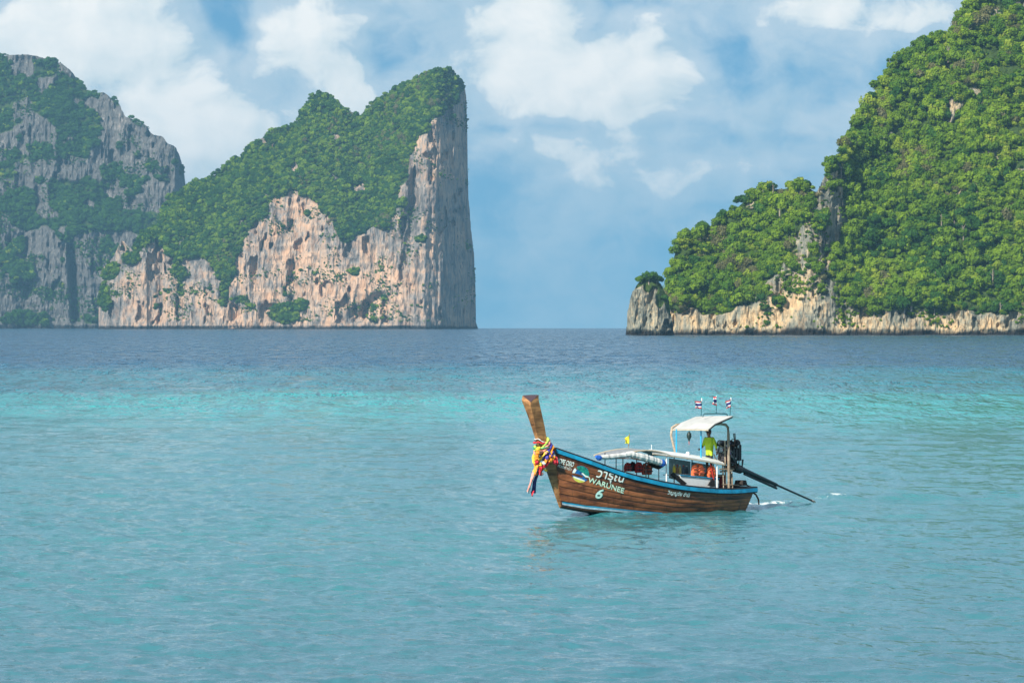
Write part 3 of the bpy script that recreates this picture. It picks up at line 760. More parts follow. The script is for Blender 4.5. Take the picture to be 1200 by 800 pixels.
P, S, K, T, _ = scatter(i1, 15000, 3.9, 71, [40, 32, 10, 8, 6, 4, .1, .1], rock_n=9000)
K = np.where(rng.random(len(K)) < 0.85, np.where(K % 2 == 0, 0, 5), K)  # mostly dark kinds: leaf colour stands in for cloud shade on this mountain
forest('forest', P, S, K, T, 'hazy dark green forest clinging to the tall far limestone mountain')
P, S, K, T, _ = scatter(i2, 30000, 3.1, 72, [16, 14, 20, 18, 16, 12, 3, 1], rock_n=3200)
K = np.where(rng.random(len(K)) < 0.45, np.where(K % 2 == 0, 0, 5), K)
forest('forest', P, S, K, T, 'dense green forest covering the headland above the sheer cliff')
P, S, K, T, ID = scatter(i3, 12000, 2.5, 73, [14, 12, 15, 14, 13, 12, 15, 5], rock_n=1000, spread=0.58)
# shrubs rooted in the cracks of the grey spur
r_sp = np.random.default_rng(5); cand = np.flatnonzero(((i3['PX'] > 918) & (i3['PX'] < 996) & (i3['PY'] > 205) & (i3['PY'] < 352) & (i3['veg'] < 0.5)).ravel())
pick = r_sp.choice(cand, 150); sz = 1.25*np.exp(r_sp.normal(size=150)*0.4)
P = np.concatenate([P, i3['front'].reshape(-1, 3)[pick]-np.stack([0*sz, 0.2*sz, 0.3*sz], -1)]); S = np.concatenate([S, np.stack([sz, sz, sz*0.9], -1)])
K = np.concatenate([K, r_sp.choice([0, 1, 2, 4, 5, 7, 7], 150)]); T = np.concatenate([T, np.stack([0*sz, 0*sz, r_sp.uniform(0, 6.28, 150)], -1)]); ID = np.concatenate([ID, pick])
# the trees of the near island that show largest stand as trees of their own
vis = (P[:, 0]/P[:, 1]*F_PX+600 < 1206) & ((CAM_H-P[:, 2])/P[:, 1]*F_PX+EYE_PY > -8)
rank = np.argsort(-(S[:, 0]*vis)); own = rank[:292]; rest = np.ones(len(P), bool); rest[own] = False
forest('forest', P[rest], S[rest], K[rest], T[rest], 'mixed green forest filling the slopes of the near wooded island')
def tree(loc, scale, k, rz, label, group, lift=0.0, name='island_tree'):
    t = empty(name, loc, rz); t.scale = scale
    tag(t, label, 'tree', group)
    c = bpy.data.objects.new('crown', CROWNS[k]); COL.objects.link(c); c.parent = t; c.location = (0, 0, lift)
    b = bpy.data.objects.new('trunk', TRUNKS[k % 3]); COL.objects.link(b); b.parent = t; b.scale = (1, 1, 1+lift)
    return t
def tree_words(i):
    px, py = i3['PX'].ravel()[ID[i]], i3['PY'].ravel()[ID[i]]; z = i3['z'].ravel()[ID[i]]
    j = int(np.argmin(np.abs(i3['PX'][-1]-px))); below = py-i3['PY'][-1, j]
    kd = {'dark': 'dark green', 'mid': 'mid green', 'lime': 'bright yellow green', 'dry': 'dry olive brown'}[KINDS[K[i]][0]]
    size = 'big' if S[i, 0] > 4.4 else 'middling'
    shape = 'tall crowned' if S[i, 2] > 1.08*S[i, 0] else 'low spreading'
    if px < 930:
        place = 'cresting the low wooded hump' if below < 22 else ('above the pale cliff of the low hump' if z < 46 else ('on the seaward flank of the low hump' if px < 850 else 'on the landward flank of the low hump'))
    elif px < 990 and z < 190: place = 'beside the bare grey spur'
    elif below < 26: place = 'cresting the tall wooded slope'
    elif z < 44: place = 'above the waterside cliff under the tall slope'
    else: place = 'midway up the tall wooded slope' if z > 170 else 'low on the tall wooded slope'
    return ('%s %s %s tree %s' % (size, shape, kd, place)).replace('middling low spreading', 'low spreading'), '%s %s %s trees %s' % (size, shape, kd, place)
for i in own:
    lab, grp = tree_words(i)
    tree(P[i], S[i], int(K[i]), float(T[i, 2]), lab, grp)
# trees that stand clear on the skyline
def near_top(info, px):
    j = int(np.argmin(np.abs(info['PX'][-1]-px))); return info['front'][-1, j]
for (px, rad, lift, k, lab, grp) in ((1042, 3.8, 1.9, 0, 'flat crowned tree on a bare trunk leaning out from the island skyline', None), (1022, 4.0, .15, 5, 'dark skyline tree below the flat crowned tree on the wooded island', None),
        (1092, 4.8, .15, 1, 'spreading trees on the upper skyline of the wooded island', 'upper skyline trees'), (1104, 4.2, .15, 0, 'spreading trees on the upper skyline of the wooded island', 'upper skyline trees'),
        (972, 4.0, .1, 5, 'dark tree in the notch between the low hump and the tall slope', None), (1000, 4.4, .1, 2, 'rounded skyline trees on the tall slope of the wooded island', 'mid skyline trees'), (984, 4.0, .15, 0, 'rounded skyline trees on the tall slope of the wooded island', 'mid skyline trees'),
        (905, 4.2, .0, 0, 'dark trees topping the low hump of the wooded island', 'trees on the low hump'), (925, 4.4, .0, 1, 'dark trees topping the low hump of the wooded island', 'trees on the low hump'), (943, 4.6, .0, 5, 'dark trees topping the low hump of the wooded island', 'trees on the low hump')):
    p = near_top(i3, px); r_ = random.random()
    tree((p[0], p[1]-1.5, p[2]-0.9), (rad, rad, rad*(0.75 if px == 1042 else 0.95)), k, r_*6, lab, grp, lift)
# bushes and a small tree on the sea stack
for (px, dz, rad, k, lab, cat_) in ((760, -3.6, 7.2, 0, 'bushy tree crowning the top of the small sea stack', 'tree'), (752, -3.0, 5.8, 1, 'green bush on the seaward shoulder of the sea stack', 'bush'), (769, -2.8, 5.8, 5, 'dark bush behind the top of the sea stack', 'bush'), (778, -7, 5.2, 0, 'dark bush low on the landward side of the sea stack', 'bush'), (746, -5.5, 3.0, 1, 'tiny bush on the outer edge of the sea stack', 'bush')):
    p = near_top(i4, px); t = tree((p[0], p[1]-1.2, p[2]+dz), (rad*0.8, rad*0.8, rad*0.72), k, px, lab, None, 0.05, 'stack_%s' % cat_); t['category'] = cat_
# bare pale trunks standing out of the slope
def dead_tree(px, py, h, label):
    d = (i3['PX']-px)**2+(i3['PY']-py)**2; j = np.unravel_index(np.argmin(d), d.shape); p = i3['front'][j]
    mb = MB(); rr = random.Random(px)
    mb.tube([(0, 0, -2), (0.1, 0, h*0.4), (rr.uniform(-.6, .6), 0, h)], [0.38, 0.3, 0.12], 6)
    for q in range(5):
        z0 = h*rr.uniform(0.45, 0.9); a = rr.uniform(0, 6.28)
        mb.tube([(0.1, 0, z0), (math.cos(a)*0.9, math.sin(a)*0.9, z0+1.2), (math.cos(a)*1.5, math.sin(a)*1.5, z0+2.4)], [0.16, 0.11, 0.04], 5)
    o = mb.build('bare_tree', BARK); o.location = (p[0], p[1]-3.0, p[2]); tag(o, label, 'tree', 'bare pale trunks on the slope')
for (px, py, h) in ((1178, 190, 9), (1128, 278, 7), (1144, 225, 6), (985, 205, 6), (1110, 70, 8), (1162, 330, 7)):
    dead_tree(px, py, h, 'bare pale trunk standing out of the green island slope')

# ------------------------------------------------------------------ haze over the water
def haze():
    mb = MB(); mb.box((0, 0, (560-26)/2), (33000, 33000, 560+26))
    m = bpy.data.materials.new('sea_haze'); m.use_nodes = True; t = NT(m.node_tree); t.n.clear()
    v = t.new('ShaderNodeVolumePrincipled'); v.inputs['Color'].default_value = HAZE_COL; v.inputs['Density'].default_value = HAZE_D; v.inputs['Anisotropy'].default_value = 0.1
    out = t.new('ShaderNodeOutputMaterial'); t.link(v.outputs[0], out.inputs['Volume'])
    o = mb.build('haze', m); tag(o, 'thin blue sea haze over the whole bay', 'haze', kind='stuff')
HAZE_COL = (0.30, 0.62, 0.90, 1); HAZE_D = 4.8e-5
haze()

# ------------------------------------------------------------------ the longtail boat
BOAT_RZ = math.pi + THETA
def to_world(p): return BOAT_O + FWD*p[0] + PORT*p[1] + Vector((0, 0, p[2]))
def bp(px, py, v=0.0):
    """boat coordinates (forward, port, up) of the point seen at a pixel, standing v to port of the keel line"""
    d = pix_dir(px, py); c = Vector((0, 0, CAM_H)) - BOAT_O
    s = (v - c.dot(PORT))/d.dot(PORT)
    p = c + d*s
    return Vector((p.dot(FWD), v, p.z))
def to_pix(p):
    q = Euler((math.pi/2-PITCH, 0, 0)).to_matrix().transposed() @ (to_world(p)-Vector((0, 0, CAM_H)))
    return 600+F_PX*q.x/-q.z, 400-F_PX*q.y/-q.z
boat = empty('longtail_boat', BOAT_O, BOAT_RZ)
tag(boat, 'brown wooden longtail boat with blue rail, white canopies and painted bow emblem', 'boat')
def part(mb, name, mats, parent=None, smooth=False, angle=35): return mb.build(name, mats, parent or boat, smooth=smooth, angle=angle)
def aboard(name, base, label, cat, group=None):
    """a separate thing standing on the boat: an Empty at its own base, turned with the boat"""
    e = empty(name, to_world(base), BOAT_RZ); tag(e, label, cat, group); e['_b'] = list(base); return e
def on(e, mb, name, mats, smooth=False, angle=35, parent=None):
    o = mb.build(name, mats, parent or e, off=e['_b'], smooth=smooth, angle=angle); return o

def wood_mat(name, dark, light, gloss=0.42, scale=1.0):
    m, t, b = new_mat(name)
    tc = t.new('ShaderNodeTexCoord'); P = tc.outputs['Object']; oi = t.new('ShaderNodeObjectInfo')
    off = t.vmath('MULTIPLY', t.comb(oi.outputs['Random'], oi.outputs['Random'], oi.outputs['Random']), (13, 7, 29))
    P = t.vmath('ADD', P, off)
    g = t.noise(t.vmath('MULTIPLY', P, (0.8*scale, 14*scale, 14*scale)), 1.0, 5, 0.65, 0.3)
    big = t.noise(t.vmath('MULTIPLY', P, (0.9*scale, 1.5, 3.0*scale)), 1.0, 4, 0.65)
    f = t.math('ADD', t.math('MULTIPLY', g, 0.55), t.math('MULTIPLY', big, 0.95))
    f = t.math('ADD', f, t.math('MULTIPLY', t.math('SUBTRACT', oi.outputs['Random'], 0.5), 0.5))
    mid = tuple((a+c)/2*0.9 for a, c in zip(dark, light))
    c = t.ramp(f, [(0.55, dark), (0.76, mid), (0.98, light)])
    run = t.noise(t.vmath('MULTIPLY', P, (5.0, 5.0, 0.7)), 1.0, 4, 0.7)      # run-down stains
    c = t.mix(t.maprange(run, 0.54, 0.68, 0, 0.55), c, tuple(d*0.55 for d in dark))
    t.link(c, b.inputs['Base Color'])
    b.inputs['Roughness'].default_value = gloss; b.inputs['Specular IOR Level'].default_value = 0.45
    t.link(t.bump(g, 0.4, 0.01), b.inputs['Normal'])
    return m
HULLWOOD = wood_mat('varnished_hull_wood', (0.030, 0.010, 0.005), (0.33, 0.118, 0.043), 0.30)
DARKWOOD = wood_mat('dark_wet_wood', (0.016, 0.010, 0.008), (0.07, 0.035, 0.022), 0.35)
POSTWOOD = wood_mat('prow_wood', (0.075, 0.028, 0.010), (0.52, 0.25, 0.095), 0.5, 1.4)
GREYWOOD = wood_mat('weathered_pole_wood', (0.20, 0.155, 0.11), (0.50, 0.41, 0.31), 0.8, 1.5)
BLUE = paint('blue_rail_paint', (0.008, 0.25, 0.43), 0.4, vary=0.25, scale=3, dirt=(0.005, 0.09, 0.2))
CYAN = paint('cyan_post_paint', (0.02, 0.36, 0.60), 0.4)
BLACK = paint('black_paint', (0.014, 0.014, 0.016), 0.45)
RUBBER = paint('black_rubber', (0.012, 0.012, 0.013), 0.7)
WHITE = paint('white_paint', (0.74, 0.76, 0.75), 0.5, vary=0.05, scale=3, dirt=(0.52, 0.52, 0.49))
TARP = paint('pale_grey_tarpaulin', (0.62, 0.62, 0.60), 0.55, vary=0.18, scale=5, dirt=(0.40, 0.36, 0.33))
ROOFW = paint('white_canvas', (0.45, 0.46, 0.45), 0.7, vary=0.10, scale=2, dirt=(0.34, 0.34, 0.31))
TANEDGE = paint('tan_edging', (0.50, 0.43, 0.32), 0.6)
STRIPE = paint('pale_boot_stripe', (0.46, 0.60, 0.68), 0.45, vary=0.2, scale=5, dirt=(0.16, 0.26, 0.34))
STEEL = paint('worn_steel', (0.34, 0.33, 0.32), 0.35, 0.8, vary=0.3, scale=20, dirt=(0.10, 0.07, 0.05))
IRON = paint('oily_iron', (0.06, 0.056, 0.06), 0.42, 0.3, vary=0.4, scale=15, dirt=(0.07, 0.035, 0.025))
RUST = paint('rusty_iron', (0.13, 0.06, 0.04), 0.7, 0.2, vary=0.4, scale=12)
ORANGE = paint('orange_fabric', (0.80, 0.16, 0.055), 0.75, vary=0.15, scale=8)
RED = paint('red_fabric', (0.58, 0.035, 0.03), 0.7, vary=0.2, scale=8)
BRICK = paint('faded_red_fabric', (0.42, 0.085, 0.05), 0.8, vary=0.2, scale=8)
YELLOW = paint('yellow_fabric', (0.85, 0.66, 0.03), 0.7)
TEAL = paint('dark_teal_pipe', (0.02, 0.10, 0.12), 0.45)
NAVY = paint('navy_cloth', (0.012, 0.02, 0.09), 0.8)
ROYAL = paint('blue_tarpaulin', (0.015, 0.10, 0.42), 0.5, vary=0.25)

# --- hull form
GUN = [(640, 520), (650.8, 524.3), (672, 531.5), (694, 539), (710, 545), (726.7, 551), (742, 555.6), (759, 559.6), (775, 563.3), (791.7, 566.5), (808, 568.8), (824, 570.4), (840, 571.6), (856.7, 572), (870, 571.4), (882, 570.2)]
LT = bp(647, 524, 0.0).x            # stem at the rail
LB = bp(656.5, 593, 0.0).x          # stem at the forefoot
US_T, US_B = 0.0, 0.42              # raked transom: top and bottom
def b_top(t): return float(np.interp(t, [0, .08, .2, .35, .5, .65, .78, .88, .95, 1], [.60, .72, .86, .94, .92, .80, .62, .42, .24, .09]))
def b_bot(t): return float(np.interp(t, [0, .08, .2, .35, .5, .65, .78, .88, .95, 1], [.38, .46, .56, .60, .57, .46, .32, .18, .08, .035]))
KEEL_T = [0, .25, .45, .6, .75, .88, 1.0]
ZB = bp(656.5, 593, 0.0).z
def keel(t): return float(np.interp(t, KEEL_T, [-.16, -.22, -.18, -.06, .08, .20, ZB]))
_g = {}
def gun(t):
    k = round(t, 4)
    if k not in _g:
        u = US_T + t*(LT-US_T); z = 1.0
        for _ in range(3):
            px, _py = to_pix((u, b_top(t), z)); z = bp(px, float(np.interp(px, [p[0] for p in GUN], [p[1] for p in GUN])), b_top(t)).z
        _g[k] = z
    return _g[k]
def hull(t, w_, out=0.0):
    """point on the port skin; t along (0 stern .. 1 stem), w_ up (0 bottom .. 1 rail)"""
    u = (US_B+(US_T-US_B)*w_) + t*((LB+(LT-LB)*w_)-(US_B+(US_T-US_B)*w_))
    k = keel(t); g = gun(t)
    y = b_bot(t)+(b_top(t)-b_bot(t))*w_**0.72
    return Vector((u, y+out, k+(g-k)*w_))
def hull_tw(u, z):
    w_ = 0.5; t = 0.5
    for _ in range(12):
        u0 = US_B+(US_T-US_B)*w_; u1 = LB+(LT-LB)*w_
        t = min(max((u-u0)/(u1-u0), 0), 1); w_ = min(max((z-keel(t))/(gun(t)-keel(t)), 0), 1)
    return t, w_
def hull_pix(px, py):
    v = 0.6
    for _ in range(10):
        p = bp(px, py, v); t, w_ = hull_tw(p.x, p.z); v = hull(t, w_).y
    return bp(px, py, v)

# planks: each strake is a board of its own, both sides
NS = 8; NT_ = 40
edges = [0.0, 0.10, 0.225, 0.35, 0.475, 0.60, 0.73, 0.86, 0.985]
for side in (1, -1):
    for i in range(NS):
        P = []
        for a in range(NT_+1):
            t = a/NT_; row = []
            for j in range(4):
                f = j/3; w_ = edges[i]+(edges[i+1]-edges[i])*f*0.992
                p = hull(t, w_, 0.030*(1-f)+0.012*math.sin(math.pi*f)); row.append(Vector((p.x, p.y*side, p.z)))
            P.append(row)
        mb = MB(); mb.sheet(P, 0.03)
        part(mb, 'hull_plank', DARKWOOD if i == 0 else HULLWOOD, smooth=True, angle=40)
# keel and flat bottom
mb = MB()
mb.sheet([[Vector((hull(a/20, 0).x, s*hull(a/20, 0).y*0.98, keel(a/20)-0.004-0.05*(1-abs(s)))) for s in (-1, -.5, 0, .5, 1)] for a in range(21)], 0.03)
part(mb, 'bottom', DARKWOOD, smooth=True)
# transom boards
for q in range(4):
    w0, w1 = q/4, (q+1)/4*1.0
    a, b = hull(0, w0), hull(0, w1)
    mb = MB(); mb.sheet([[Vector((a.x-0.01, -a.y, a.z+.004)), Vector((a.x-0.01, a.y, a.z+.004))], [Vector((b.x-0.01, -b.y, b.z-.006)), Vector((b.x-0.01, b.y, b.z-.006))]], 0.035)
    part(mb, 'transom_plank', HULLWOOD)
# blue rubbing rail, black cap rail and the thin dark line under it, each side
def along_rail(z0, z1, o0, o1, side, t0=-0.012, t1=0.992, n=48, inner=0.0):
    secs = []
    for a in range(n+1):
        t = t0+(t1-t0)*a/n; tc_ = min(max(t, 0), 1); p = hull(tc_, 1.0); u = p.x+(t-tc_)*8
        secs.append([Vector((u, (p.y+o0)*side, p.z+z0)), Vector((u, (p.y+o1)*side, p.z+z0)), Vector((u, (p.y+o1*0.8)*side, p.z+z1)), Vector((u, (p.y+inner)*side, p.z+z1))])
    return secs
for side in (1, -1):
    mb = MB(); mb.loft(along_rail(-0.185, -0.045, -0.02, 0.065, side)); part(mb, 'rubbing_rail', BLUE, smooth=True, angle=40)
    mb = MB(); mb.loft(along_rail(-0.043, 0.012, -0.09, 0.05, side, inner=-0.09)); part(mb, 'cap_rail', BLACK, smooth=True, angle=40)
    mb = MB(); mb.loft(along_rail(-0.225, -0.187, -0.01, 0.035, side)); part(mb, 'rail_moulding', BLACK, smooth=True, angle=40)
    # pale boot stripe near the foot of the bow
    P = []
    for a in range(31):
        t = 0.50+0.495*a/30; k = keel(t); g = gun(t)
        zt = k+0.155-0.02*(a/30); zb = k+0.07+0.0*(a/30)
        r_ = []
        for z in (zb, (zb+zt)/2, zt):
            w_ = (z-k)/(g-k); p = hull(t, w_, 0.045); r_.append(Vector((p.x, p.y*side, p.z)))
        P.append(r_)
    mb = MB(); mb.sheet(P, 0.012); part(mb, 'boot_stripe', STRIPE, smooth=True)
    mb = MB(); P2 = [[Vector((q[2].x, q[2].y+0.004*side, q[2].z+dz)) for dz in (0.0, 0.02, 0.045)] for q in P]
    mb.sheet(P2, 0.014); part(mb, 'stripe_edging', BLUE, smooth=True)
# stern rail across the transom
a = hull(0, 1)
mb = MB(); mb.box((a.x-0.03, 0, a.z-0.115), (0.09, 2*a.y+0.1, 0.14), bev=0.015); part(mb, 'stern_rail', BLUE)
mb = MB(); mb.box((a.x-0.0, 0, a.z-0.015), (0.15, 2*a.y+0.08, 0.055), bev=0.012); part(mb, 'stern_cap', BLACK)
# deck boards inside
for q in range(9):
    u0 = 0.3+q*0.92; u1 = u0+0.90
    pts = []
    for u in (u0, u1):
        t, w_ = hull_tw(u, 0.35); y = hull(t, w_).y-0.05; pts.append([Vector((u, -y, 0.36)), Vector((u, y, 0.36))])
    mb = MB(); mb.sheet(pts, 0.03); part(mb, 'deck_board', GREYWOOD)
# frames (ribs) inside the hull
for q in range(12):
    t = 0.06+0.076*q
    for side in (1, -1):
        mb = MB(); mb.tube([Vector((hull(t, w_).x, side*(hull(t, w_).y-0.05), hull(t, w_).z)) for w_ in (0.12, .35, .6, .97)], 0.035, 5); part(mb, 'rib', DARKWOOD)
# foredeck
mb = MB(); mb.sheet([[Vector((hull(t, 0.9).x, s*(hull(t, .9).y-.02), hull(t, .9).z)) for s in (-1, 0, 1)] for t in (.80, .86, .92, .98)], 0.03); part(mb, 'foredeck', GREYWOOD)

# --- prow post: rises from the stem, widening to a cut head
def prow():
    mb = MB(); secs = []
    #   front-edge px, py, fore-aft, thickness
    for (px, py, fa, th) in ((657.0, 594.5, .26, .11), (650, 574, .34, .14), (641.5, 547, .42, .20), (636.0, 531, .42, .24), (631.2, 517, .40, .14), (627.6, 501, .44, .22), (624.6, 486, .43, .32), (616.0, 468.5, .50, .41)):
        # the pixel gives the front-port corner of the section
        p = bp(px, py, th/2)
        # the front face is narrower at the leading edge below the rail, full above
        k = 0.45 if py > 540 else (0.75 if py > 525 else 1.0)
        secs.append([Vector((p.x, -th/2*k, p.z)), Vector((p.x, th/2*k, p.z)), Vector((p.x-fa, th/2, p.z+0.02)), Vector((p.x-fa, -th/2, p.z+0.02))])
    # head: cut at a slant, low at the front-port corner
    head = [bp(612.6, 463.3, -.22), bp(621.8, 471.2, .2), bp(631.2, 462.8, .2), None]
    head[3] = head[0]+(head[2]-head[1]); head[3].z = max(head[0].z, head[2].z)
    secs[-1] = [secs[-1][0]*0.25+head[0]*0.75-Vector((0, 0, .13)), head[1]-Vector((0, 0, .1)), head[2]-Vector((0, 0, .16)), head[3]-Vector((0, 0, .16))]
    secs.append(head)
    mb.loft(secs)
    # end grain as its own cap
    o = part(mb, 'prow_post', POSTWOOD)
    c = MB(); n = (head[1]-head[0]).cross(head[2]-head[0]).normalized()
    if n.z < 0: n = -n
    top = [h+n*0.012 for h in head]
    c.loft([[h+n*0.002 for h in head], top]); o2 = c.build('end_grain', paint('painted_end_grain', (0.055, 0.035, 0.045), 0.6), o)
prow()

# --- lettering on the bow
def text_mesh(txt):
    cu = bpy.data.curves.new('txt', 'FONT'); cu.body = txt; cu.size = 1.0; cu.resolution_u = 3
    ob = bpy.data.objects.new('txt', cu); COL.objects.link(ob)
    dg = bpy.context.evaluated_depsgraph_get(); dg.update()
    me = bpy.data.meshes.new_from_object(ob.evaluated_get(dg))
    V = np.array([v.co[:] for v in me.vertices]); Fs = [list(p.vertices) for p in me.polygons]
    bpy.data.objects.remove(ob); bpy.data.curves.remove(cu); bpy.data.meshes.remove(me)
    return V, Fs
def hull_text(txt, p0, p1, hpx, mat, name, shear=0.25, lift=0.05, bold=0.0, cap=0.72):
    """lettering painted on the port planks; baseline from pixel p0 to p1, letters hpx tall"""
    V, Fs = text_mesh(txt); 
    x0, x1 = V[:, 0].min(), V[:, 0].max(); out = []
    A = hull_pix(*p0); B = hull_pix(*p1); hz = hpx/31.0
    for (a, b, _) in V:
        f = (a-x0)/(x1-x0); h = b/cap*hz
        u = A.x+(B.x-A.x)*f - shear*h*1.25; z = A.z+(B.z-A.z)*f+h
        t, w_ = hull_tw(u, z); q = hull(t, w_, lift); out.append(Vector((u, q.y, z)))
    mb = MB(); mb.add(out, Fs)
    if bold:
        for (du, dz) in ((bold, 0), (0, bold), (bold, bold)): mb.add([Vector((p.x+du, p.y+0.002*(1+du/bold+2*dz/bold), p.z+dz)) for p in out], Fs)
    return part(mb, name, mat)
LETW = paint('white_lettering', (0.74, 0.80, 0.74), 0.5, vary=0.05)
LETG = paint('pale_green_lettering', (0.60, 0.80, 0.62), 0.5, vary=0.05)
LETS = paint('lettering_shadow_green', (0.008, 0.07, 0.055), 0.5)
hull_text('NOPE OSIO', (650.5, 541.5), (670.5, 547.0), 5.2, LETW, 'bow_lettering', bold=0.012)
hull_text('NOPE OSIO', (650.9, 542.0), (671.0, 547.6), 5.2, LETS, 'lettering_shadow', lift=0.042, bold=0.025)
hull_text('\u0e17\u0e31\u0e27\u0e23\u0e4c\u0e14\u0e33\u0e19\u0e49\u0e33', (652.5, 546.6), (668, 551.2), 3.0, LETW, 'bow_small_lettering')
hull_text('\u0e27\u0e32\u0e23\u0e38\u0e13\u0e35', (697.5, 558.6), (729, 565.2), 8.4, LETW, 'thai_name_lettering', shear=0.2, bold=0.016, cap=0.62)
hull_text('\u0e27\u0e32\u0e23\u0e38\u0e13\u0e35', (698.1, 559.3), (729.6, 566.0), 8.4, LETS, 'lettering_shadow', shear=0.2, lift=0.042, bold=0.02, cap=0.62)
hull_text('WARUNEE', (688.0, 564.6), (729.5, 578.0), 5.8, LETG, 'name_lettering', shear=0.1, bold=0.014)
hull_text('WARUNEE', (688.6, 565.2), (730.1, 578.6), 5.8, LETS, 'lettering_shadow', shear=0.1, lift=0.042, bold=0.018)
hull_text('6', (696.0, 583.0), (703.5, 584.2), 10.0, paint('mint_lettering', (0.50, 0.78, 0.70), 0.5), 'number_lettering', shear=0.35, bold=0.03)
hull_text('6', (696.8, 584.0), (704.3, 585.0), 10.0, LETS, 'lettering_shadow', shear=0.35, lift=0.042, bold=0.05)
hull_text('\u0e27\u0e34\u0e0d\u0e0d\u0e39\u0e0a\u0e31\u0e22 \u0e0a\u0e33\u0e19\u0e34', (781.0, 578.6), (806.5, 582.2), 4.0, LETW, 'stern_lettering', shear=0.2, bold=0.012)

# --- round emblem: sea-blue disc with green land, white surf and a yellow foot
def emblem():
    cx, cy = 679.5, 555.3; rx, ry = 10.2, 10.0
    def patch(name, outline, lift, mat, par=None):
        c = (sum(p[0] for p in outline)/len(outline), sum(p[1] for p in outline)/len(outline)); mb = MB(); V = []
        def on_h(px, py):
            q = hull_pix(px, py); t, w_ = hull_tw(q.x, q.z); h = hull(t, w_, lift); return Vector((q.x, h.y, q.z))
        V.append(on_h(*c))
        for p in outline: V.append(on_h(*p))
        for p in outline: V.append(on_h((p[0]+c[0])/2, (p[1]+c[1])/2))
        n = len(outline); Fs = []
        for i in range(n):
            j = (i+1) % n; Fs.append((0, 1+n+i, 1+n+j)); Fs.append((1+n+i, 1+i, 1+j, 1+n+j))
        mb.add(V, Fs); return part(mb, name, mat, par)
    circ = lambda r, a0, a1, n: [(cx+rx*r*math.cos(math.radians(a0+(a1-a0)*i/n)), cy+ry*r*math.sin(math.radians(a0+(a1-a0)*i/n))) for i in range(n+1)]
    d = patch('emblem', circ(1, 0, 360, 31)[:-1], 0.045, paint('emblem_blue', (0.010, 0.13, 0.36), 0.45, vary=0.4, scale=9))
    patch('emblem_land', circ(0.96, -120, 25, 18)+[(684, 559), (681, 553), (677, 551)], 0.05, paint('emblem_green', (0.015, 0.25, 0.20), 0.45, vary=0.4, scale=12), d)
    patch('emblem_sand', circ(0.98, 60, 165, 14)+[(673, 560), (678, 561.5)], 0.052, paint('emblem_yellow', (0.62, 0.62, 0.10), 0.45, vary=0.2), d)
    patch('emblem_surf', [(680.0, 554.3), (682, 553.8), (685, 556.6), (688.8, 557.8), (688.6, 559.4), (685, 558.8), (682.5, 556.5)], 0.055, LETW, d)
    patch('emblem_surf', [(671, 557.5), (675, 559), (680, 560.8), (684.5, 562.8), (684, 563.6), (679, 562.2), (673.5, 560.4), (670.8, 558.6)], 0.055, LETW, d)
    patch('emblem_surf', circ(0.98, 188, 228, 8)+[(674.5, 550.6), (672.4, 554.0)], 0.055, LETW, d)
emblem()

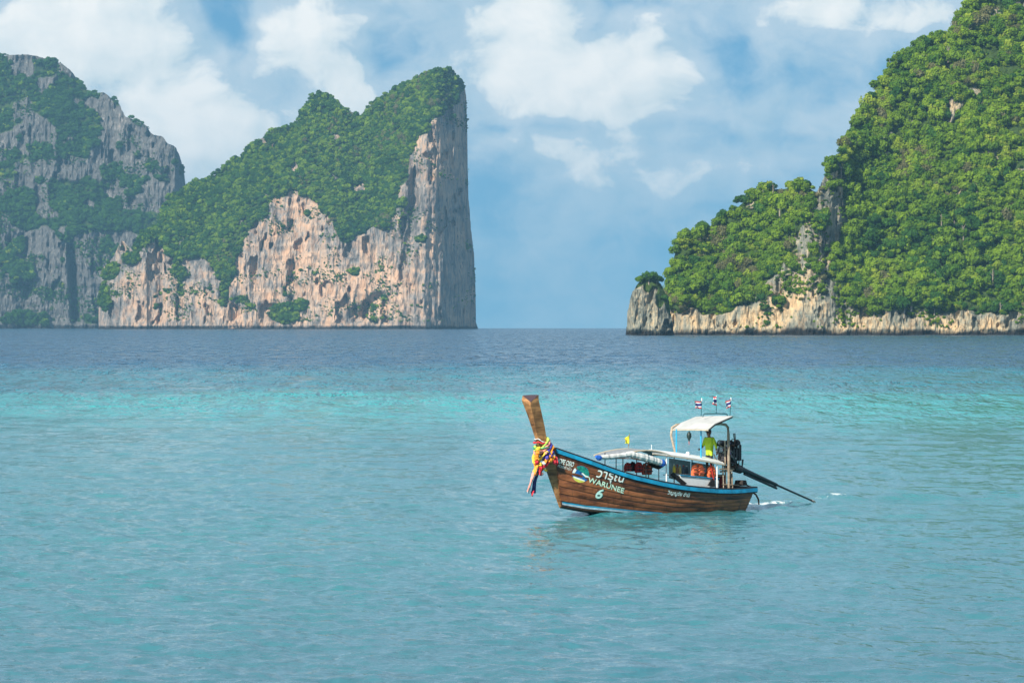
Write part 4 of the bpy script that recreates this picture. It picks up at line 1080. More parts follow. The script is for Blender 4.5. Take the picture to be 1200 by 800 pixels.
# --- front awning: bowed roof with a rolled tarpaulin along its edge
def front_awning():
    mb = MB(); v0, v1 = -0.55, 0.6
    prof = [(696, 533.4), (703, 530.8), (712, 528.4), (723, 526.4), (733, 525.6), (743, 526.2), (751, 527.8), (758, 530.2), (764, 533.0)]
    P = []
    for (px, py) in prof:
        p = bp(px, py, v0); zz = p.z
        P.append([Vector((p.x, v0+(v1-v0)*f, zz-0.02-0.03*f+0.03*math.sin(math.pi*f))) for f in (0, .2, .4, .6, .8, 1)])
    mb.sheet(P, 0.03); roof = part(mb, 'front_awning', paint('grey_awning_cloth', (0.24, 0.26, 0.28), 0.7, vary=0.2), smooth=True)
    for v in (0, 5):
        e = MB(); e.tube([r[v]+Vector((0, 0, 0.02)) for r in P], 0.028, 6); e.build('awning_edge', TANEDGE, roof)
    vt = 0.68
    roll = [(700, 534.4), (707, 534.4), (716, 534.0), (726, 532.8), (733, 532.0), (739, 530.8), (745, 532.6), (754, 534.8), (763, 537.2), (770, 539.4), (775, 541.0)]
    R_ = [.05, .09, .10, .10, .105, .12, .12, .13, .135, .13, .10]
    e = MB(); pts = [bp(px, py+1.0, vt)+Vector((0, random.uniform(-.02, .02), 0)) for px, py in roll]
    fine_p = []; fine_r = []
    for i in range(len(pts)-1):
        for q in range(4):
            f = q/4; fine_p.append(pts[i].lerp(pts[i+1], f)); fine_r.append((R_[i]*(1-f)+R_[i+1]*f)*(1+random.uniform(-.14, .14)))
    fine_p.append(pts[-1]); fine_r.append(.07)
    e.tube(fine_p, fine_r, 9); e.build('rolled_tarpaulin', TARP, roof)
    e = MB(); e.tube([bp(698.5, 534.6, vt), bp(701, 536, vt), bp(703.5, 536.6, vt)], [.05, .10, .095], 8); e.build('tarpaulin_end', ROYAL, roof)
    e = MB(); e.tube([bp(773, 541.6, vt), bp(776, 542.4, vt), bp(778.6, 542.8, vt)], [.12, .15, .10], 8); e.build('tarpaulin_end', ROYAL, roof)
    e = MB(); e.tube([bp(760, 541.8, .45), bp(766, 543.6, .45), bp(772, 545.2, .45), bp(777, 544.2, .45)], [.05, .13, .15, .08], 8); e.build('dark_underside', RUBBER, roof)  # black roll put in as the dark underside of the tarpaulin's aft end
    e = MB(); e.tube([bp(702, 536.5, vt+.02), bp(740, 537.0, vt+.1), bp(773, 543.0, vt)], .02, 5); e.build('lashing_line', RUST, roof)
    for (px, pa, pb, v) in ((709, 530, 543, .6), (730, 534, 551, .6), (757, 538, 561, .62), (772, 541, 565, .62), (722, 529, 549, -.68), (760, 530, 558, -.7), (746, 529, 556, -.7)):
        e = MB(); a, b = bp(px, pa, v), bp(px, pb, v); e.tube([a, (a.x, v, b.z-0.25)], .018, 6); part(e, 'awning_post', BLACK)
    e = MB(); a = bp(763.5, 520.8, .1); e.tube([a, (a.x, a.y, a.z-0.25)], .014, 5); part(e, 'awning_pin', WHITE)
front_awning()

# --- low cabin amidships under a white roof
def cabin():
    # roof, seen slightly from above: near edge drops towards the stern
    pn0, pn1 = bp(764.5, 530.6, .62), bp(848.8, 543.6, .62)
    pf0, pf1 = bp(760, 527.0, -.70), bp(838, 538.0, -.70)
    P = []
    for i in range(9):
        f = i/8; a = pf0.lerp(pf1, f); b = pn0.lerp(pn1, f)
        P.append([a.lerp(b, g)+Vector((0, 0, 0.05*math.sin(math.pi*g)+0.025*math.sin(3.1*f))) for g in (0, .25, .5, .75, 1)])
    mb = MB(); mb.sheet(P, 0.05); roof = part(mb, 'cabin_roof', WHITE, smooth=True, angle=30)
    e = MB(); e.tube([r[-1]-Vector((0, -0.02, .035)) for r in P], .022, 6); e.build('roof_edge', TANEDGE, roof)
    # posts
    for (px, pa, pb, v) in ((781, 532.8, 562, .6), (840.3, 543, 569, .6), (790, 532, 560, -.66), (836, 538, 567, -.66), (811, 537, 566, -.66)):
        e = MB(); a, b = bp(px, pa, v), bp(px, pb, v); e.tube([(a.x, v, a.z), (a.x, v, b.z-.35)], .026, 8); part(e, 'cabin_post', WHITE)
    # far side wall panels and bulkhead
    for (xa, ya, yb, xc, yc, yd) in ((784, 536.5, 560, 809, 540.5, 566), (810, 541, 566, 835, 545, 568)):
        v = -.64
        mb = MB(); mb.sheet([[bp(xa, ya, v), bp(xc, yc, v)], [bp(xa, yb, v), bp(xc, yd, v)]], .02); part(mb, 'side_panel', paint('pale_blue_panel', (0.42, 0.55, 0.60), 0.5, vary=0.1))
    v = 0.1
    # bench box with blue top edge
    a, b = bp(797, 557.6, .46), bp(842, 561.6, .46); c, d = bp(799, 571, .46), bp(842, 573, .46)
    mb = MB(); mb.sheet([[a, b], [c, d]], .03); part(mb, 'bench_front', WHITE)
    top = [[a+Vector((0, .02, .02)), b+Vector((0, .02, .02))], [Vector((a.x, -.5, a.z+.02)), Vector((b.x, -.5, b.z+.02))]]
    mb = MB(); mb.sheet(top, .025); part(mb, 'bench_top', paint('pale_bench_top', (0.55, 0.62, 0.62), 0.5))
    e = MB(); e.tube([a+Vector((0, .03, .03)), b+Vector((0, .03, .03))], .026, 6); part(e, 'bench_edge', BLUE)
    # rear bulkhead sheet between cabin and engine
    mb = MB(); mb.sheet([[bp(836, 561, .46), bp(841.5, 562, .46)], [bp(836, 573, .46), bp(841.5, 573, .46)]], .04); part(mb, 'bench_end', WHITE)
cabin()

# dark folded boards and cushions by the bench
def slab(name, quad, v, th, mat, label, cat, group=None):
    P = [bp(px, py, v) for px, py in quad]; base = Vector((sum(p.x for p in P)/4, v, min(p.z for p in P)))
    mb = MB(); n = Vector((0, th/2, 0)); mb.loft([[p-n for p in P], [p+n for p in P]])
    o = mb.build(name, mat, off=base); o.location = to_world(base); o.rotation_euler = (0, 0, BOAT_RZ); tag(o, label, cat, group); return o
slab('folded_board', [(785.5, 556), (789, 553.2), (805, 566.5), (800, 568.5)], .56, .05, RUBBER, 'black flat board leaning beside the forward end of the white bench', 'board')
slab('seat_cushion', [(829.5, 568.5), (834.5, 560.5), (837, 560.5), (837.5, 570)], .54, .06, RUBBER, 'black folded cushion propped against the aft end of the white bench', 'cushion')

# life jackets
def life_jacket(px, py, wpx, hpx, v, mat, label, group, lean=0.0, strap=BLACK):
    base = bp(px, py+hpx/2, v); w_ = wpx/24.0; h_ = hpx/31.0
    e = aboard('life_jacket', base, label, 'life jacket', group)
    for s, nm in ((-1, 'panel'), (1, 'panel')):
        mb = MB(); secs = []
        for (zf, wf, df) in ((0, .42, .05), (.25, .47, .085), (.6, .46, .09), (.85, .34, .07), (1, .22, .04)):
            c = Vector((base.x+s*w_*0.25*(1-0.12*zf)+lean*zf*h_, base.y, base.z+zf*h_))
            secs.append([c+Vector((math.cos(a)*w_*wf*0.54, math.sin(a)*df, 0)) for a in [k*math.pi/5 for k in range(10)]])
        mb.loft(secs); on(e, mb, nm, mat, smooth=True, angle=60)
    mb = MB(); mb.tube([(base.x-w_*.22, base.y+.03, base.z+h_*.95), (base.x, base.y-.05, base.z+h_*1.04), (base.x+w_*.22, base.y+.03, base.z+h_*.95)], .035, 6); on(e, mb, 'collar', mat, smooth=True)
    for zf in (.3, .62):
        mb = MB(); mb.box((base.x+lean*zf*h_, base.y+.095, base.z+h_*zf), (w_*0.9, .012, .035)); on(e, mb, 'strap', strap)
    return e
life_jacket(735.5, 547.5, 8, 9, .20, RED, 'bright red life jacket hanging foremost under the front awning', None)
life_jacket(741.5, 547.0, 7, 10, .10, paint('black_red_fabric', (.06, .012, .014), .8), 'black life jacket hung between the red ones under the front awning', None)
life_jacket(748.5, 548.0, 9, 11, .25, RED, 'bright red life jacket behind the black one under the front awning', None)
life_jacket(758.0, 549.5, 12, 13, .30, BRICK, 'faded brick red life jacket hanging aftmost under the front awning', None)
life_jacket(817.5, 551.0, 16, 14, .44, ORANGE, 'large orange life jacket lying on the white cabin bench', None, strap=BRICK)
life_jacket(833.5, 553.0, 10, 13, .46, ORANGE, 'smaller orange life jacket at the aft end of the cabin bench', None, strap=BRICK)
# bottles and tins in a row on the bench
for i, (px, py, col, nm, lab) in enumerate(((790, 549.5, (.75, .55, .04), 'yellow', 'yellow bottle at the forward end of the row in the cabin'), (793.6, 550.2, (.30, .16, .08), 'brown', 'brown bottle second in the row in the cabin'), (796.8, 550.4, (.72, .52, .18), 'amber', 'amber bottle third in the row in the cabin'),
        (801.0, 551.0, (.10, .14, .18), 'slate', 'dark slate bottle fourth in the row in the cabin'), (804.8, 551.2, (.06, .10, .13), 'black', 'blackish bottle last in the row in the cabin'))):
    b = bp(px, py+4.2, -.1)
    mb = MB(); mb.tube([b, b+Vector((0, 0, .17)), b+Vector((0, 0, .22)), b+Vector((0, 0, .24)), b+Vector((0, 0, .29))], [.058, .060, .05, .028, .026], 10)
    e = aboard('bottle', b, lab, 'bottle', 'row of bottles in the cabin'); on(e, mb, 'body', paint('bottle_'+nm, col, .35), smooth=True)
    mb = MB(); mb.tube([b+Vector((0, 0, .288)), b+Vector((0, 0, .325))], .03, 8); on(e, mb, 'cap', RED if i % 2 else WHITE)
mb = MB(); b = bp(788, 555.0, -.1); c = bp(807, 556.6, -.1); mb.box(((b.x+c.x)/2, -.1, b.z-.03), (abs(b.x-c.x)+.1, .22, .03)); part(mb, 'shelf', WHITE)
# red pole
mb = MB(); a, b = bp(832.5, 543.5, .56), bp(836.5, 562, .56); mb.tube([a, b], .018, 6); o = mb.build('red_stick', RED, off=b); o.location = to_world(b); o.rotation_euler = (0, 0, BOAT_RZ); tag(o, 'thin red stick leaning against the aft cabin bench', 'stick')

# --- upper canopy over the helm
def canopy():
    A, B = bp(786.5, 503.0, -1.05), bp(830.3, 503.2, 1.05)          # front edge
    C_, D_ = bp(796.0, 496.4, -1.05), bp(838.0, 496.6, 1.05)        # fold
    E, F_ = bp(815.5, 488.4, -1.05), bp(858.3, 487.8, 1.05)         # rear edge
    rows = []
    for (p, q) in ((A, B), (A.lerp(C_, .5), B.lerp(D_, .5)), (C_, D_), (C_.lerp(E, .5), D_.lerp(F_, .5)), (E, F_)):
        rows.append([p.lerp(q, g)+Vector((0, 0, 0.015*math.sin(math.pi*g))) for g in (0, .2, .4, .6, .8, 1)])
    mb = MB(); mb.sheet(rows, .035); roof = part(mb, 'helm_canopy', ROOFW, smooth=True, angle=12)
    e = MB(); e.tube([r[-1]-Vector((0, 0, .03)) for r in rows], .028, 6); e.build('canopy_edge', RUBBER, roof)
    e = MB(); e.tube([p-Vector((0, 0, .03)) for p in rows[0]], .022, 6); e.build('canopy_edge', TANEDGE, roof)
    e = MB(); e.tube([p-Vector((0, 0, .035)) for p in rows[-1]], .024, 6); e.build('canopy_edge', TEAL, roof)
    zb = 0.5
    def post(px, pa, v, mat, r=.03, pb=None, top=0.0):
        a = bp(px, pa, v); z = zb if pb is None else bp(px, pb, v).z
        e = MB(); e.tube([(a.x, v, a.z), (a.x, v, z)], r, 8); return part(e, 'canopy_post', mat)
    post(792.6, 502.8, -.62, CYAN, .026, 533); post(821.5, 503.0, .30, CYAN, .028, 537)
    # grey timber hoop to starboard and bent pale pipe to port
    a = bp(786.3, 510, -1.0); b = bp(790.5, 497.5, -1.0)
    e = MB(); e.tube([(a.x, -.72, bp(786, 534, -.72).z), (a.x, -1.0, a.z), (a.x-.05, -1.0, a.z+.3), (b.x-.1, -1.0, b.z), (b.x-.5, -1.0, b.z+.03)], .045, 8); part(e, 'canopy_hoop', GREYWOOD)
    pts = [bp(836, 497.0, .7), bp(845, 496.6, .7), bp(850.5, 497.6, .7), bp(853, 500.5, .7), bp(853.6, 508, .7), bp(854, 540, .7), bp(854.2, 572, .7)]
    e = MB(); e.tube(pts, [.045, .05, .05, .052, .055, .055, .05], 8); part(e, 'canopy_hoop', GREYWOOD)
    for (px, pa, pb, v) in ((849.5, 516, 572, .45), (846.8, 541, 572, .5), (857.5, 553, 572, .5)):
        a, b = bp(px, pa, v), bp(px+1, pb, v); e = MB(); e.tube([a, b], .03, 7); part(e, 'stern_stake', GREYWOOD)
    for (x0, y0, x1, y1, v) in ((843, 549.5, 860, 549.8, .62), (844, 552.5, 858, 551.2, .4), (846, 567.5, 866, 568.5, .5)):
        e = MB(); e.tube([bp(x0, y0, v), bp(x1, y1, v)], .032, 7); part(e, 'cross_bar', GREYWOOD)
    # pipe rail for the flags
    za = [bp(823.5, 488.3, 0), bp(824.5, 485.4, 0), bp(826, 484.6, 0), bp(839, 484.3, 0), bp(850, 484.6, 0), bp(852, 485.4, 0), bp(853, 488, 0)]
    e = MB(); e.tube(za, .022, 6); e.build('flag_rail', TEAL, roof)
canopy()
# helm platform the driver stands on
pz = bp(832, 503, -.15).z-1.70
pu = bp(831.5, 520, -.15).x
mb = MB(); mb.box((pu+.05, -.15, pz-.03), (.8, 1.0, .06)); hp = part(mb, 'helm_platform', GREYWOOD)
for sx in (-.33, .33):
    for sy in (-.42, .42):
        e = MB(); e.box((pu+.05+sx, -.15+sy, (pz-.06+.36)/2), (.06, .06, pz-.06-.36)); e.build('leg', GREYWOOD, hp)
# stern deck
mb = MB(); P = []
for t in (0.0, .05, .1, .16):
    p = hull(t, .9); P.append([Vector((p.x+.02, s*(p.y-.05), p.z)) for s in (-1, 0, 1)])
mb.sheet(P, .03); part(mb, 'stern_deck', DARKWOOD)

# a dark float hanging from the canopy's front edge
a = bp(807.5, 503.8, -.1); mb = MB()
b0 = a-Vector((0, 0, .42))
e = aboard('hanging_float', b0, 'dark green float hanging on a cord from the helm canopy', 'float')
mb.tube([a, a-Vector((0, 0, .06))], .008, 5); on(e, mb, 'cord', RUBBER)
mb = MB(); mb.tube([a-Vector((0, 0, .05)), a-Vector((0, 0, .13)), a-Vector((0, 0, .24)), a-Vector((0, 0, .33)), b0], [.02, .085, .095, .055, .015], 10); on(e, mb, 'body', paint('dark_green_float', (.012, .03, .028), .5), smooth=True)
mb = MB(); mb.tube([b0, b0-Vector((0, 0, .14))], [.02, .006], 6); on(e, mb, 'tassel', BRICK)
# small white lamp on the cabin roof
a = bp(806, 531.2, 0); e = aboard('lamp', a-Vector((0, 0, .2)), 'small round white lamp on the cabin roof before the driver', 'lamp')
mb = MB(); mb.sphere(a, .075, 10, 8); on(e, mb, 'globe', paint('bright_white_plastic', (.85, .86, .86), .3), smooth=True)
mb = MB(); mb.tube([a-Vector((0, 0, .22)), a-Vector((0, 0, .06))], [.05, .04], 8); on(e, mb, 'stem', RUBBER)

# --- flags
def flag(base_px, top_px, v, cloth, kind, label, group=None, staff=None, pale_top=True):
    b, t_ = bp(*base_px, v), bp(*top_px, v)
    e = aboard('flag', b, label, 'flag', group)
    mid = b.lerp(t_, .55)
    mb = MB(); mb.tube([b, mid, t_], [.017, .014, .012], 6); on(e, mb, 'staff', staff or TEAL)
    if pale_top: mb = MB(); mb.tube([t_-Vector((0, 0, .12)), t_+Vector((0, 0, .01))], .018, 6); on(e, mb, 'staff_tip', WHITE)
    h0, h1, f0, f1 = (bp(*p, v) for p in cloth)          # hoist top, hoist bottom, fly top, fly bottom
    rows = 12; cols = 7
    def pt(i, j):
        r, c = i/rows, j/cols
        p = h0.lerp(h1, r).lerp(f0.lerp(f1, r), c)
        return p+Vector((0, .05*math.sin(c*7+r*2.2)*(.3+c), -.018*math.sin(c*5+1)*c))
    if kind == 'thai':
        bands = [(0, 2, 'flag_red', (.55, .045, .06)), (2, 4, 'flag_white', (.80, .80, .80)), (4, 8, 'flag_navy', (.03, .04, .20)), (8, 10, 'flag_white', None), (10, 12, 'flag_red', None)]
        for (r0, r1, nm, col) in bands:
            mb = MB(); mb.sheet([[pt(i, j) for j in range(cols+1)] for i in range(r0, r1+1)], .004)
            on(e, mb, 'stripe', MATS[nm] if col is None else paint(nm, col, .8, vary=.06), smooth=True)
    else:
        mb = MB(); mb.sheet([[pt(i, j) for j in range(cols+1)] for i in range(rows+1)], .004)
        c = on(e, mb, 'cloth', paint('flag_yellow', (.86, .80, .05), .8, vary=.06), smooth=True)
        mb = MB(); q = pt(6, 3); mb.sphere(q, (.055, .012, .055), 10, 6); on(e, mb, 'emblem', paint('flag_emblem_amber', (.70, .45, .05), .8), smooth=True)
    return e
flag((821.6, 488.0), (822.4, 466.4), -.75, ((821.9, 469.6), (821.7, 478.6), (813.0, 470.4), (814.2, 478.2)), 'thai', 'red white and blue striped flag flying out flat, foremost on the helm canopy')
flag((839.4, 485.0), (839.6, 463.8), 0.0, ((839.6, 464.2), (839.5, 475.0), (836.2, 465.6), (834.0, 473.6)), 'thai', 'red white and blue striped flag hanging limp on the middle of the canopy rail')
flag((855.4, 488.0), (856.6, 465.8), .9, ((856.3, 467.0), (855.9, 476.6), (849.2, 471.6), (850.6, 479.2)), 'thai', 'red white and blue striped flag drooping slantwise, aftmost on the helm canopy')
flag((736.4, 524.4), (737.6, 507.6), -.2, ((737.5, 508.6), (737.0, 519.8), (731.6, 515.2), (731.8, 519.4)), 'yellow', 'small yellow flag standing on the front awning', staff=GREYWOOD, pale_top=False)

# --- garland of cloth ribbons and flowers round the prow
def garland():
    base = bp(628, 581, .15)
    g = aboard('ribbon_garland', base, 'bright ribbon and flower garland tied round the prow post', 'garland')
    # post axis
    a0, a1 = bp(637, 533, 0), bp(626, 500, 0)
    ax = (a1-a0).normalized()
    rr = random.Random(5)
    def ring(px, py, r, tube_r, mat, name, tilt=0.0, flat=.7, sag=0.0):
        c = bp(px, py, 0); pts = []; rad = []
        for k in range(25):
            t = 2*math.pi*k/24
            r_ = r*.76; p = c+Vector((math.cos(t)*r_, math.sin(t)*r_*.92, math.cos(t)*tilt-sag*max(0, math.cos(t))**2+.02*math.sin(5*t+px)))
            pts.append(p); rad.append(tube_r*.72*(1+.3*math.sin(9*t+py)+.15*math.sin(17*t)))
        mb = MB(); mb.tube(pts, rad, 7, cap=False, flat=flat); return on(g, mb, name, mat, smooth=True)
    C = lambda n, c: paint(n, c, .75, vary=.2, scale=14)
    lime = C('lime_ribbon', (.42, .62, .10)); yel = C('yellow_ribbon', (.85, .58, .05)); ora = C('orange_flowers', (.85, .30, .03)); pink = C('pink_ribbon', (.75, .30, .24))
    blu = C('violet_blue_ribbon', (.06, .05, .34)); whi = C('white_ribbon', (.72, .72, .70)); red = C('red_ribbon', (.62, .03, .05)); grn = C('green_ribbon', (.06, .40, .20))
    ring(634.5, 520.0, .33, .065, lime, 'ribbon', -.22); ring(635.3, 523.0, .35, .075, pink, 'ribbon', -.24); ring(635.0, 525.6, .37, .06, pink, 'ribbon', -.18)
    ring(636.2, 528.2, .39, .085, blu, 'ribbon', -.28, sag=.1); ring(635.0, 529.5, .42, .075, yel, 'ribbon', -.05, sag=.35); ring(637.6, 533.0, .42, .085, ora, 'ribbon', -.38, sag=.25)
    ring(633.4, 517.8, .30, .03, whi, 'cord', .12); ring(632.8, 518.8, .31, .05, red, 'ribbon', .02); ring(636.6, 536.2, .40, .07, ora, 'ribbon', -.1, sag=.3); ring(638.5, 538.8, .38, .07, red, 'ribbon', -.34, sag=.1); ring(634.5, 524.0, .42, .035, grn, 'ribbon', -.02)
    # flower heads
    for (px, py, v, r, m) in ((630, 531, .3, .11, ora), (628.5, 536, .3, .12, ora), (629, 541, .28, .11, red), (633, 544, .3, .10, yel), (637, 543, .3, .10, whi), (627.5, 539, .1, .10, yel), (631, 526, .28, .10, yel), (641, 536, .3, .10, blu), (644, 533, .28, .12, blu), (647, 530, .26, .09, blu),
                              (645, 539, .3, .10, ora), (648, 536, .28, .11, ora), (650, 541, .3, .10, red), (652.5, 542, .3, .08, red), (634, 548, .3, .09, red), (637, 546.5, .3, .09, red), (632, 551, .25, .08, red), (635, 555, .22, .07, pink), (626, 552, .2, .07, yel), (628, 555, .2, .08, ora), (640, 551, .2, .06, yel), (649, 533.5, .25, .07, whi), (640, 530.5, .35, .06, pink)):
        mb = MB(); mb.sphere(bp(px, py, v), r*.78, 9, 6, noise=.6, seed=int(px*7+py)); on(g, mb, 'flower', m)
    # hanging tails
    def tail(path, w0, w1, mat, v, name='tail'):
        rows = []
        for i in range(9):
            f = i/8; k = f*(len(path)-1); a = min(int(k), len(path)-2); px = path[a][0]+(path[a+1][0]-path[a][0])*(k-a); py = path[a][1]+(path[a+1][1]-path[a][1])*(k-a)
            p = bp(px, py, v); wd = w0+(w1-w0)*f
            rows.append([p+Vector((-wd*s, .05*math.sin(s*5+f*4), .015*math.sin(f*9+s*3))) for s in (-.5, -.25, 0, .25, .5)])
        mb = MB(); mb.sheet(rows, .012); return on(g, mb, name, mat, smooth=True)
    tail([(631.5, 549), (627.5, 562), (624.5, 577.5)], .14, .26, C('navy_ribbon', (.012, .025, .12)), .16)
    tail([(629.5, 548), (624.5, 561), (618.8, 577.5)], .08, .15, whi, .2); tail([(628, 546), (623, 561), (618.0, 576)], .05, .06, pink, .22)
    tail([(633.5, 546), (632.5, 553), (633, 557)], .10, .14, red, .25); tail([(624.4, 575), (623.4, 581)], .08, .10, red, .18); tail([(629, 545), (627.5, 552), (626.5, 557)], .12, .10, ora, .26)
    tail([(636, 543), (638, 550), (640, 552)], .08, .06, yel, .26); tail([(651, 535), (653, 541), (652, 545)], .08, .08, red, .28)
garland()

# --- longtail engine on its swivel, with the long shaft
def engine():
    e0 = bp(855, 566, 0.05)
    g = aboard('longtail_engine', e0, 'greasy dark car engine on a swivel with long black propeller shaft', 'engine')
    v = 0.05
    c = bp(853, 532, v)
    def P(px, py, dv=0.0): return bp(px, py, v+dv)
    mb = MB(); mb.box(c+Vector((0, 0, -.05)), (.62, .42, .62), bev=.03); blk = on(g, mb, 'engine_block', IRON)
    for k in range(4):
        mb = MB(); mb.box(c+Vector((-.22+k*.15, .24, .02)), (.10, .06, .34), bev=.015); on(g, mb, 'cooling_rib', IRON, parent=blk)
    mb = MB(); mb.box(c+Vector((0, 0, .34)), (.60, .26, .18), bev=.03); on(g, mb, 'cylinder_head', IRON)
    mb = MB(); mb.box(c+Vector((0, 0, .46)), (.52, .18, .07), bev=.02); on(g, mb, 'valve_cover', STEEL)
    mb = MB(); mb.tube([P(842.5, 519, .1), P(847.5, 519.4, .1)], .12, 12); on(g, mb, 'air_filter', IRON, smooth=True)
    mb = MB(); mb.tube([P(843, 518.4, .28), P(843, 518.4, .24)], .07, 10); on(g, mb, 'filter_cap', STEEL)
    mb = MB(); mb.tube([P(844, 527, .3), P(844, 527, .12)], .11, 12); on(g, mb, 'alternator', STEEL, smooth=True)
    mb = MB(); mb.tube([P(845.5, 536, .31), P(845.5, 536, .24)], .15, 14); on(g, mb, 'pulley', IRON)
    mb = MB(); mb.tube([P(863.5, 519, .15), P(863.5, 519, -.05)], .14, 12); on(g, mb, 'expansion_tank', IRON, smooth=True)
    mb = MB(); mb.box(P(861.5, 530), (.26, .44, .62), bev=.02); on(g, mb, 'radiator', IRON)
    for k in range(6):
        mb = MB(); mb.box(P(861.5, 530)+Vector((0, .225, -.24+.095*k)), (.22, .02, .04)); on(g, mb, 'radiator_fin', RUBBER)
    for (pts, r, m, nm) in (([(847, 521), (852, 516.5), (858, 517), (862, 521)], .035, RUBBER, 'hose'), ([(846, 530), (849, 527), (856, 524), (863, 526)], .03, RUBBER, 'hose'), ([(843, 522), (841.5, 529), (843, 537)], .028, IRON, 'hose'), ([(858, 539), (862, 543), (864, 548)], .04, RUBBER, 'hose'),
                            ([(846, 524), (850, 532), (852, 540)], .022, paint('red_wire', (.4, .03, .03), .6), 'cable'), ([(849, 520), (855, 527), (857, 536)], .02, paint('violet_wire', (.2, .12, .3), .6), 'cable'), ([(860, 523), (861.5, 512), (860.8, 508)], .032, RUST, 'exhaust_pipe'), ([(861, 513), (860.4, 507.5)], .05, STEEL, 'silencer'),
                            ([(865.5, 545), (866.5, 535), (866, 522)], .02, IRON, 'brace_rod'), ([(848, 545), (853, 541), (862, 544)], .04, IRON, 'exhaust_manifold')):
        mb = MB(); mb.tube([P(x, y, .26) for x, y in pts], r, 7); on(g, mb, nm, m, smooth=True)
    for (px, py, r, m) in ((847, 524.5, .04, STEEL), (851, 522, .035, STEEL), (857, 534, .045, STEEL), (848.5, 538.5, .05, STEEL), (862, 537, .04, STEEL), (855.5, 519, .03, paint('violet_cap', (.25, .16, .34), .5)), (844.5, 531.5, .03, STEEL)):
        mb = MB(); mb.sphere(P(px, py, .3), r, 8, 6); on(g, mb, 'fitting', m, smooth=True)
    rr = random.Random(9)
    for k in range(34):
        px, py = rr.uniform(841.5, 866), rr.uniform(516, 546); q = P(px, py, rr.uniform(.22, .34)); m = rr.choice([STEEL, IRON, RUST, STEEL, RUBBER, GREYWOOD])
        mb = MB()
        if k % 2: mb.box(q, (rr.uniform(.04, .10), .05, rr.uniform(.04, .12)), bev=.008)
        else:
            a_ = rr.uniform(0, 6.28); q2 = q+Vector((math.cos(a_)*.16, .02, math.sin(a_)*.16)); mb.tube([q, q.lerp(q2, .5)+Vector((.02, .04, .02)), q2], rr.uniform(.012, .024), 6)
        on(g, mb, 'bracket' if k % 2 else 'pipe', m)
    # swivel and stand
    mb = MB(); mb.tube([e0+Vector((0, 0, -.1)), P(855, 552), P(855, 543)], [.09, .07, .12], 10); on(g, mb, 'swivel_post', IRON, smooth=True)
    mb = MB(); mb.box(P(857, 547), (.5, .3, .12), bev=.02); on(g, mb, 'engine_cradle', RUST)
    mb = MB(); mb.tube([P(860, 548), P(868, 551)], [.15, .13], 12); on(g, mb, 'gear_housing', IRON, smooth=True)
    # the long tail: heavy sleeve, bracing tube, thin shaft and propeller
    tip = bp(950, 586, 0); wx_, wy_ = None, None
    d = pix_dir(952, 586.6); s = (CAM_H-BOAT_O.z-0.13)/-d.z; W = Vector((0, 0, CAM_H))+d*s-BOAT_O
    end = Vector((W.dot(FWD), W.dot(PORT), W.z))
    st = P(862, 546.5)
    def at_px(px):
        lo, hi = 0.0, 1.0
        for _ in range(30):
            m = (lo+hi)/2
            if to_pix(st.lerp(end, m))[0] < px: lo = m
            else: hi = m
        return st.lerp(end, lo)
    s1 = at_px(872); s2 = at_px(910)
    mb = MB(); mb.tube([st, s1, s2], [.15, .10, .065], 10); sh = on(g, mb, 'shaft_sleeve', BLACK, smooth=True)
    mb = MB(); mb.tube([s1-Vector((0, 0, .13)), s2-Vector((0, 0, .13))], .045, 8); on(g, mb, 'bracing_tube', BLACK, smooth=True, parent=sh)
    for f in (.1, .5, .95):
        p = s1.lerp(s2, f); mb = MB(); mb.tube([p, p-Vector((0, 0, .14))], .05, 6); on(g, mb, 'bracket', IRON, parent=sh)
    mb = MB(); mb.tube([s2, end], [.042, .034], 8); on(g, mb, 'propeller_shaft', BLACK, smooth=True)
    ax = (end-s2).normalized(); a = ax.cross(Vector((0, 0, 1))).normalized(); b = ax.cross(a)
    mb = MB(); mb.tube([end-ax*.02, end+ax*.09], [.05, .03], 8); on(g, mb, 'propeller_hub', STEEL)
    for k in range(2):
        t = k*math.pi+math.radians(20); r_ = a*math.cos(t)+b*math.sin(t); q = a*-math.sin(t)+b*math.cos(t); c0 = end+ax*.03
        mb = MB(); mb.sheet([[c0+r_*.03-q*.03-ax*.02, c0+r_*.03+q*.03+ax*.02], [c0+r_*.10-q*.05-ax*.03, c0+r_*.10+q*.05+ax*.03], [c0+r_*.15-q*.02-ax*.01, c0+r_*.15+q*.02+ax*.01]], .008); on(g, mb, 'propeller_blade', STEEL)
    # tiller handle and upright lever
    mb = MB(); mb.tube([P(843, 544), P(838, 536, .1), P(836.5, 532, .12)], .024, 7); on(g, mb, 'tiller', STEEL)
    mb = MB(); mb.tube([P(869, 550), P(870, 544), P(870.4, 538)], [.02, .03, .04], 7); on(g, mb, 'lever', IRON)
engine()
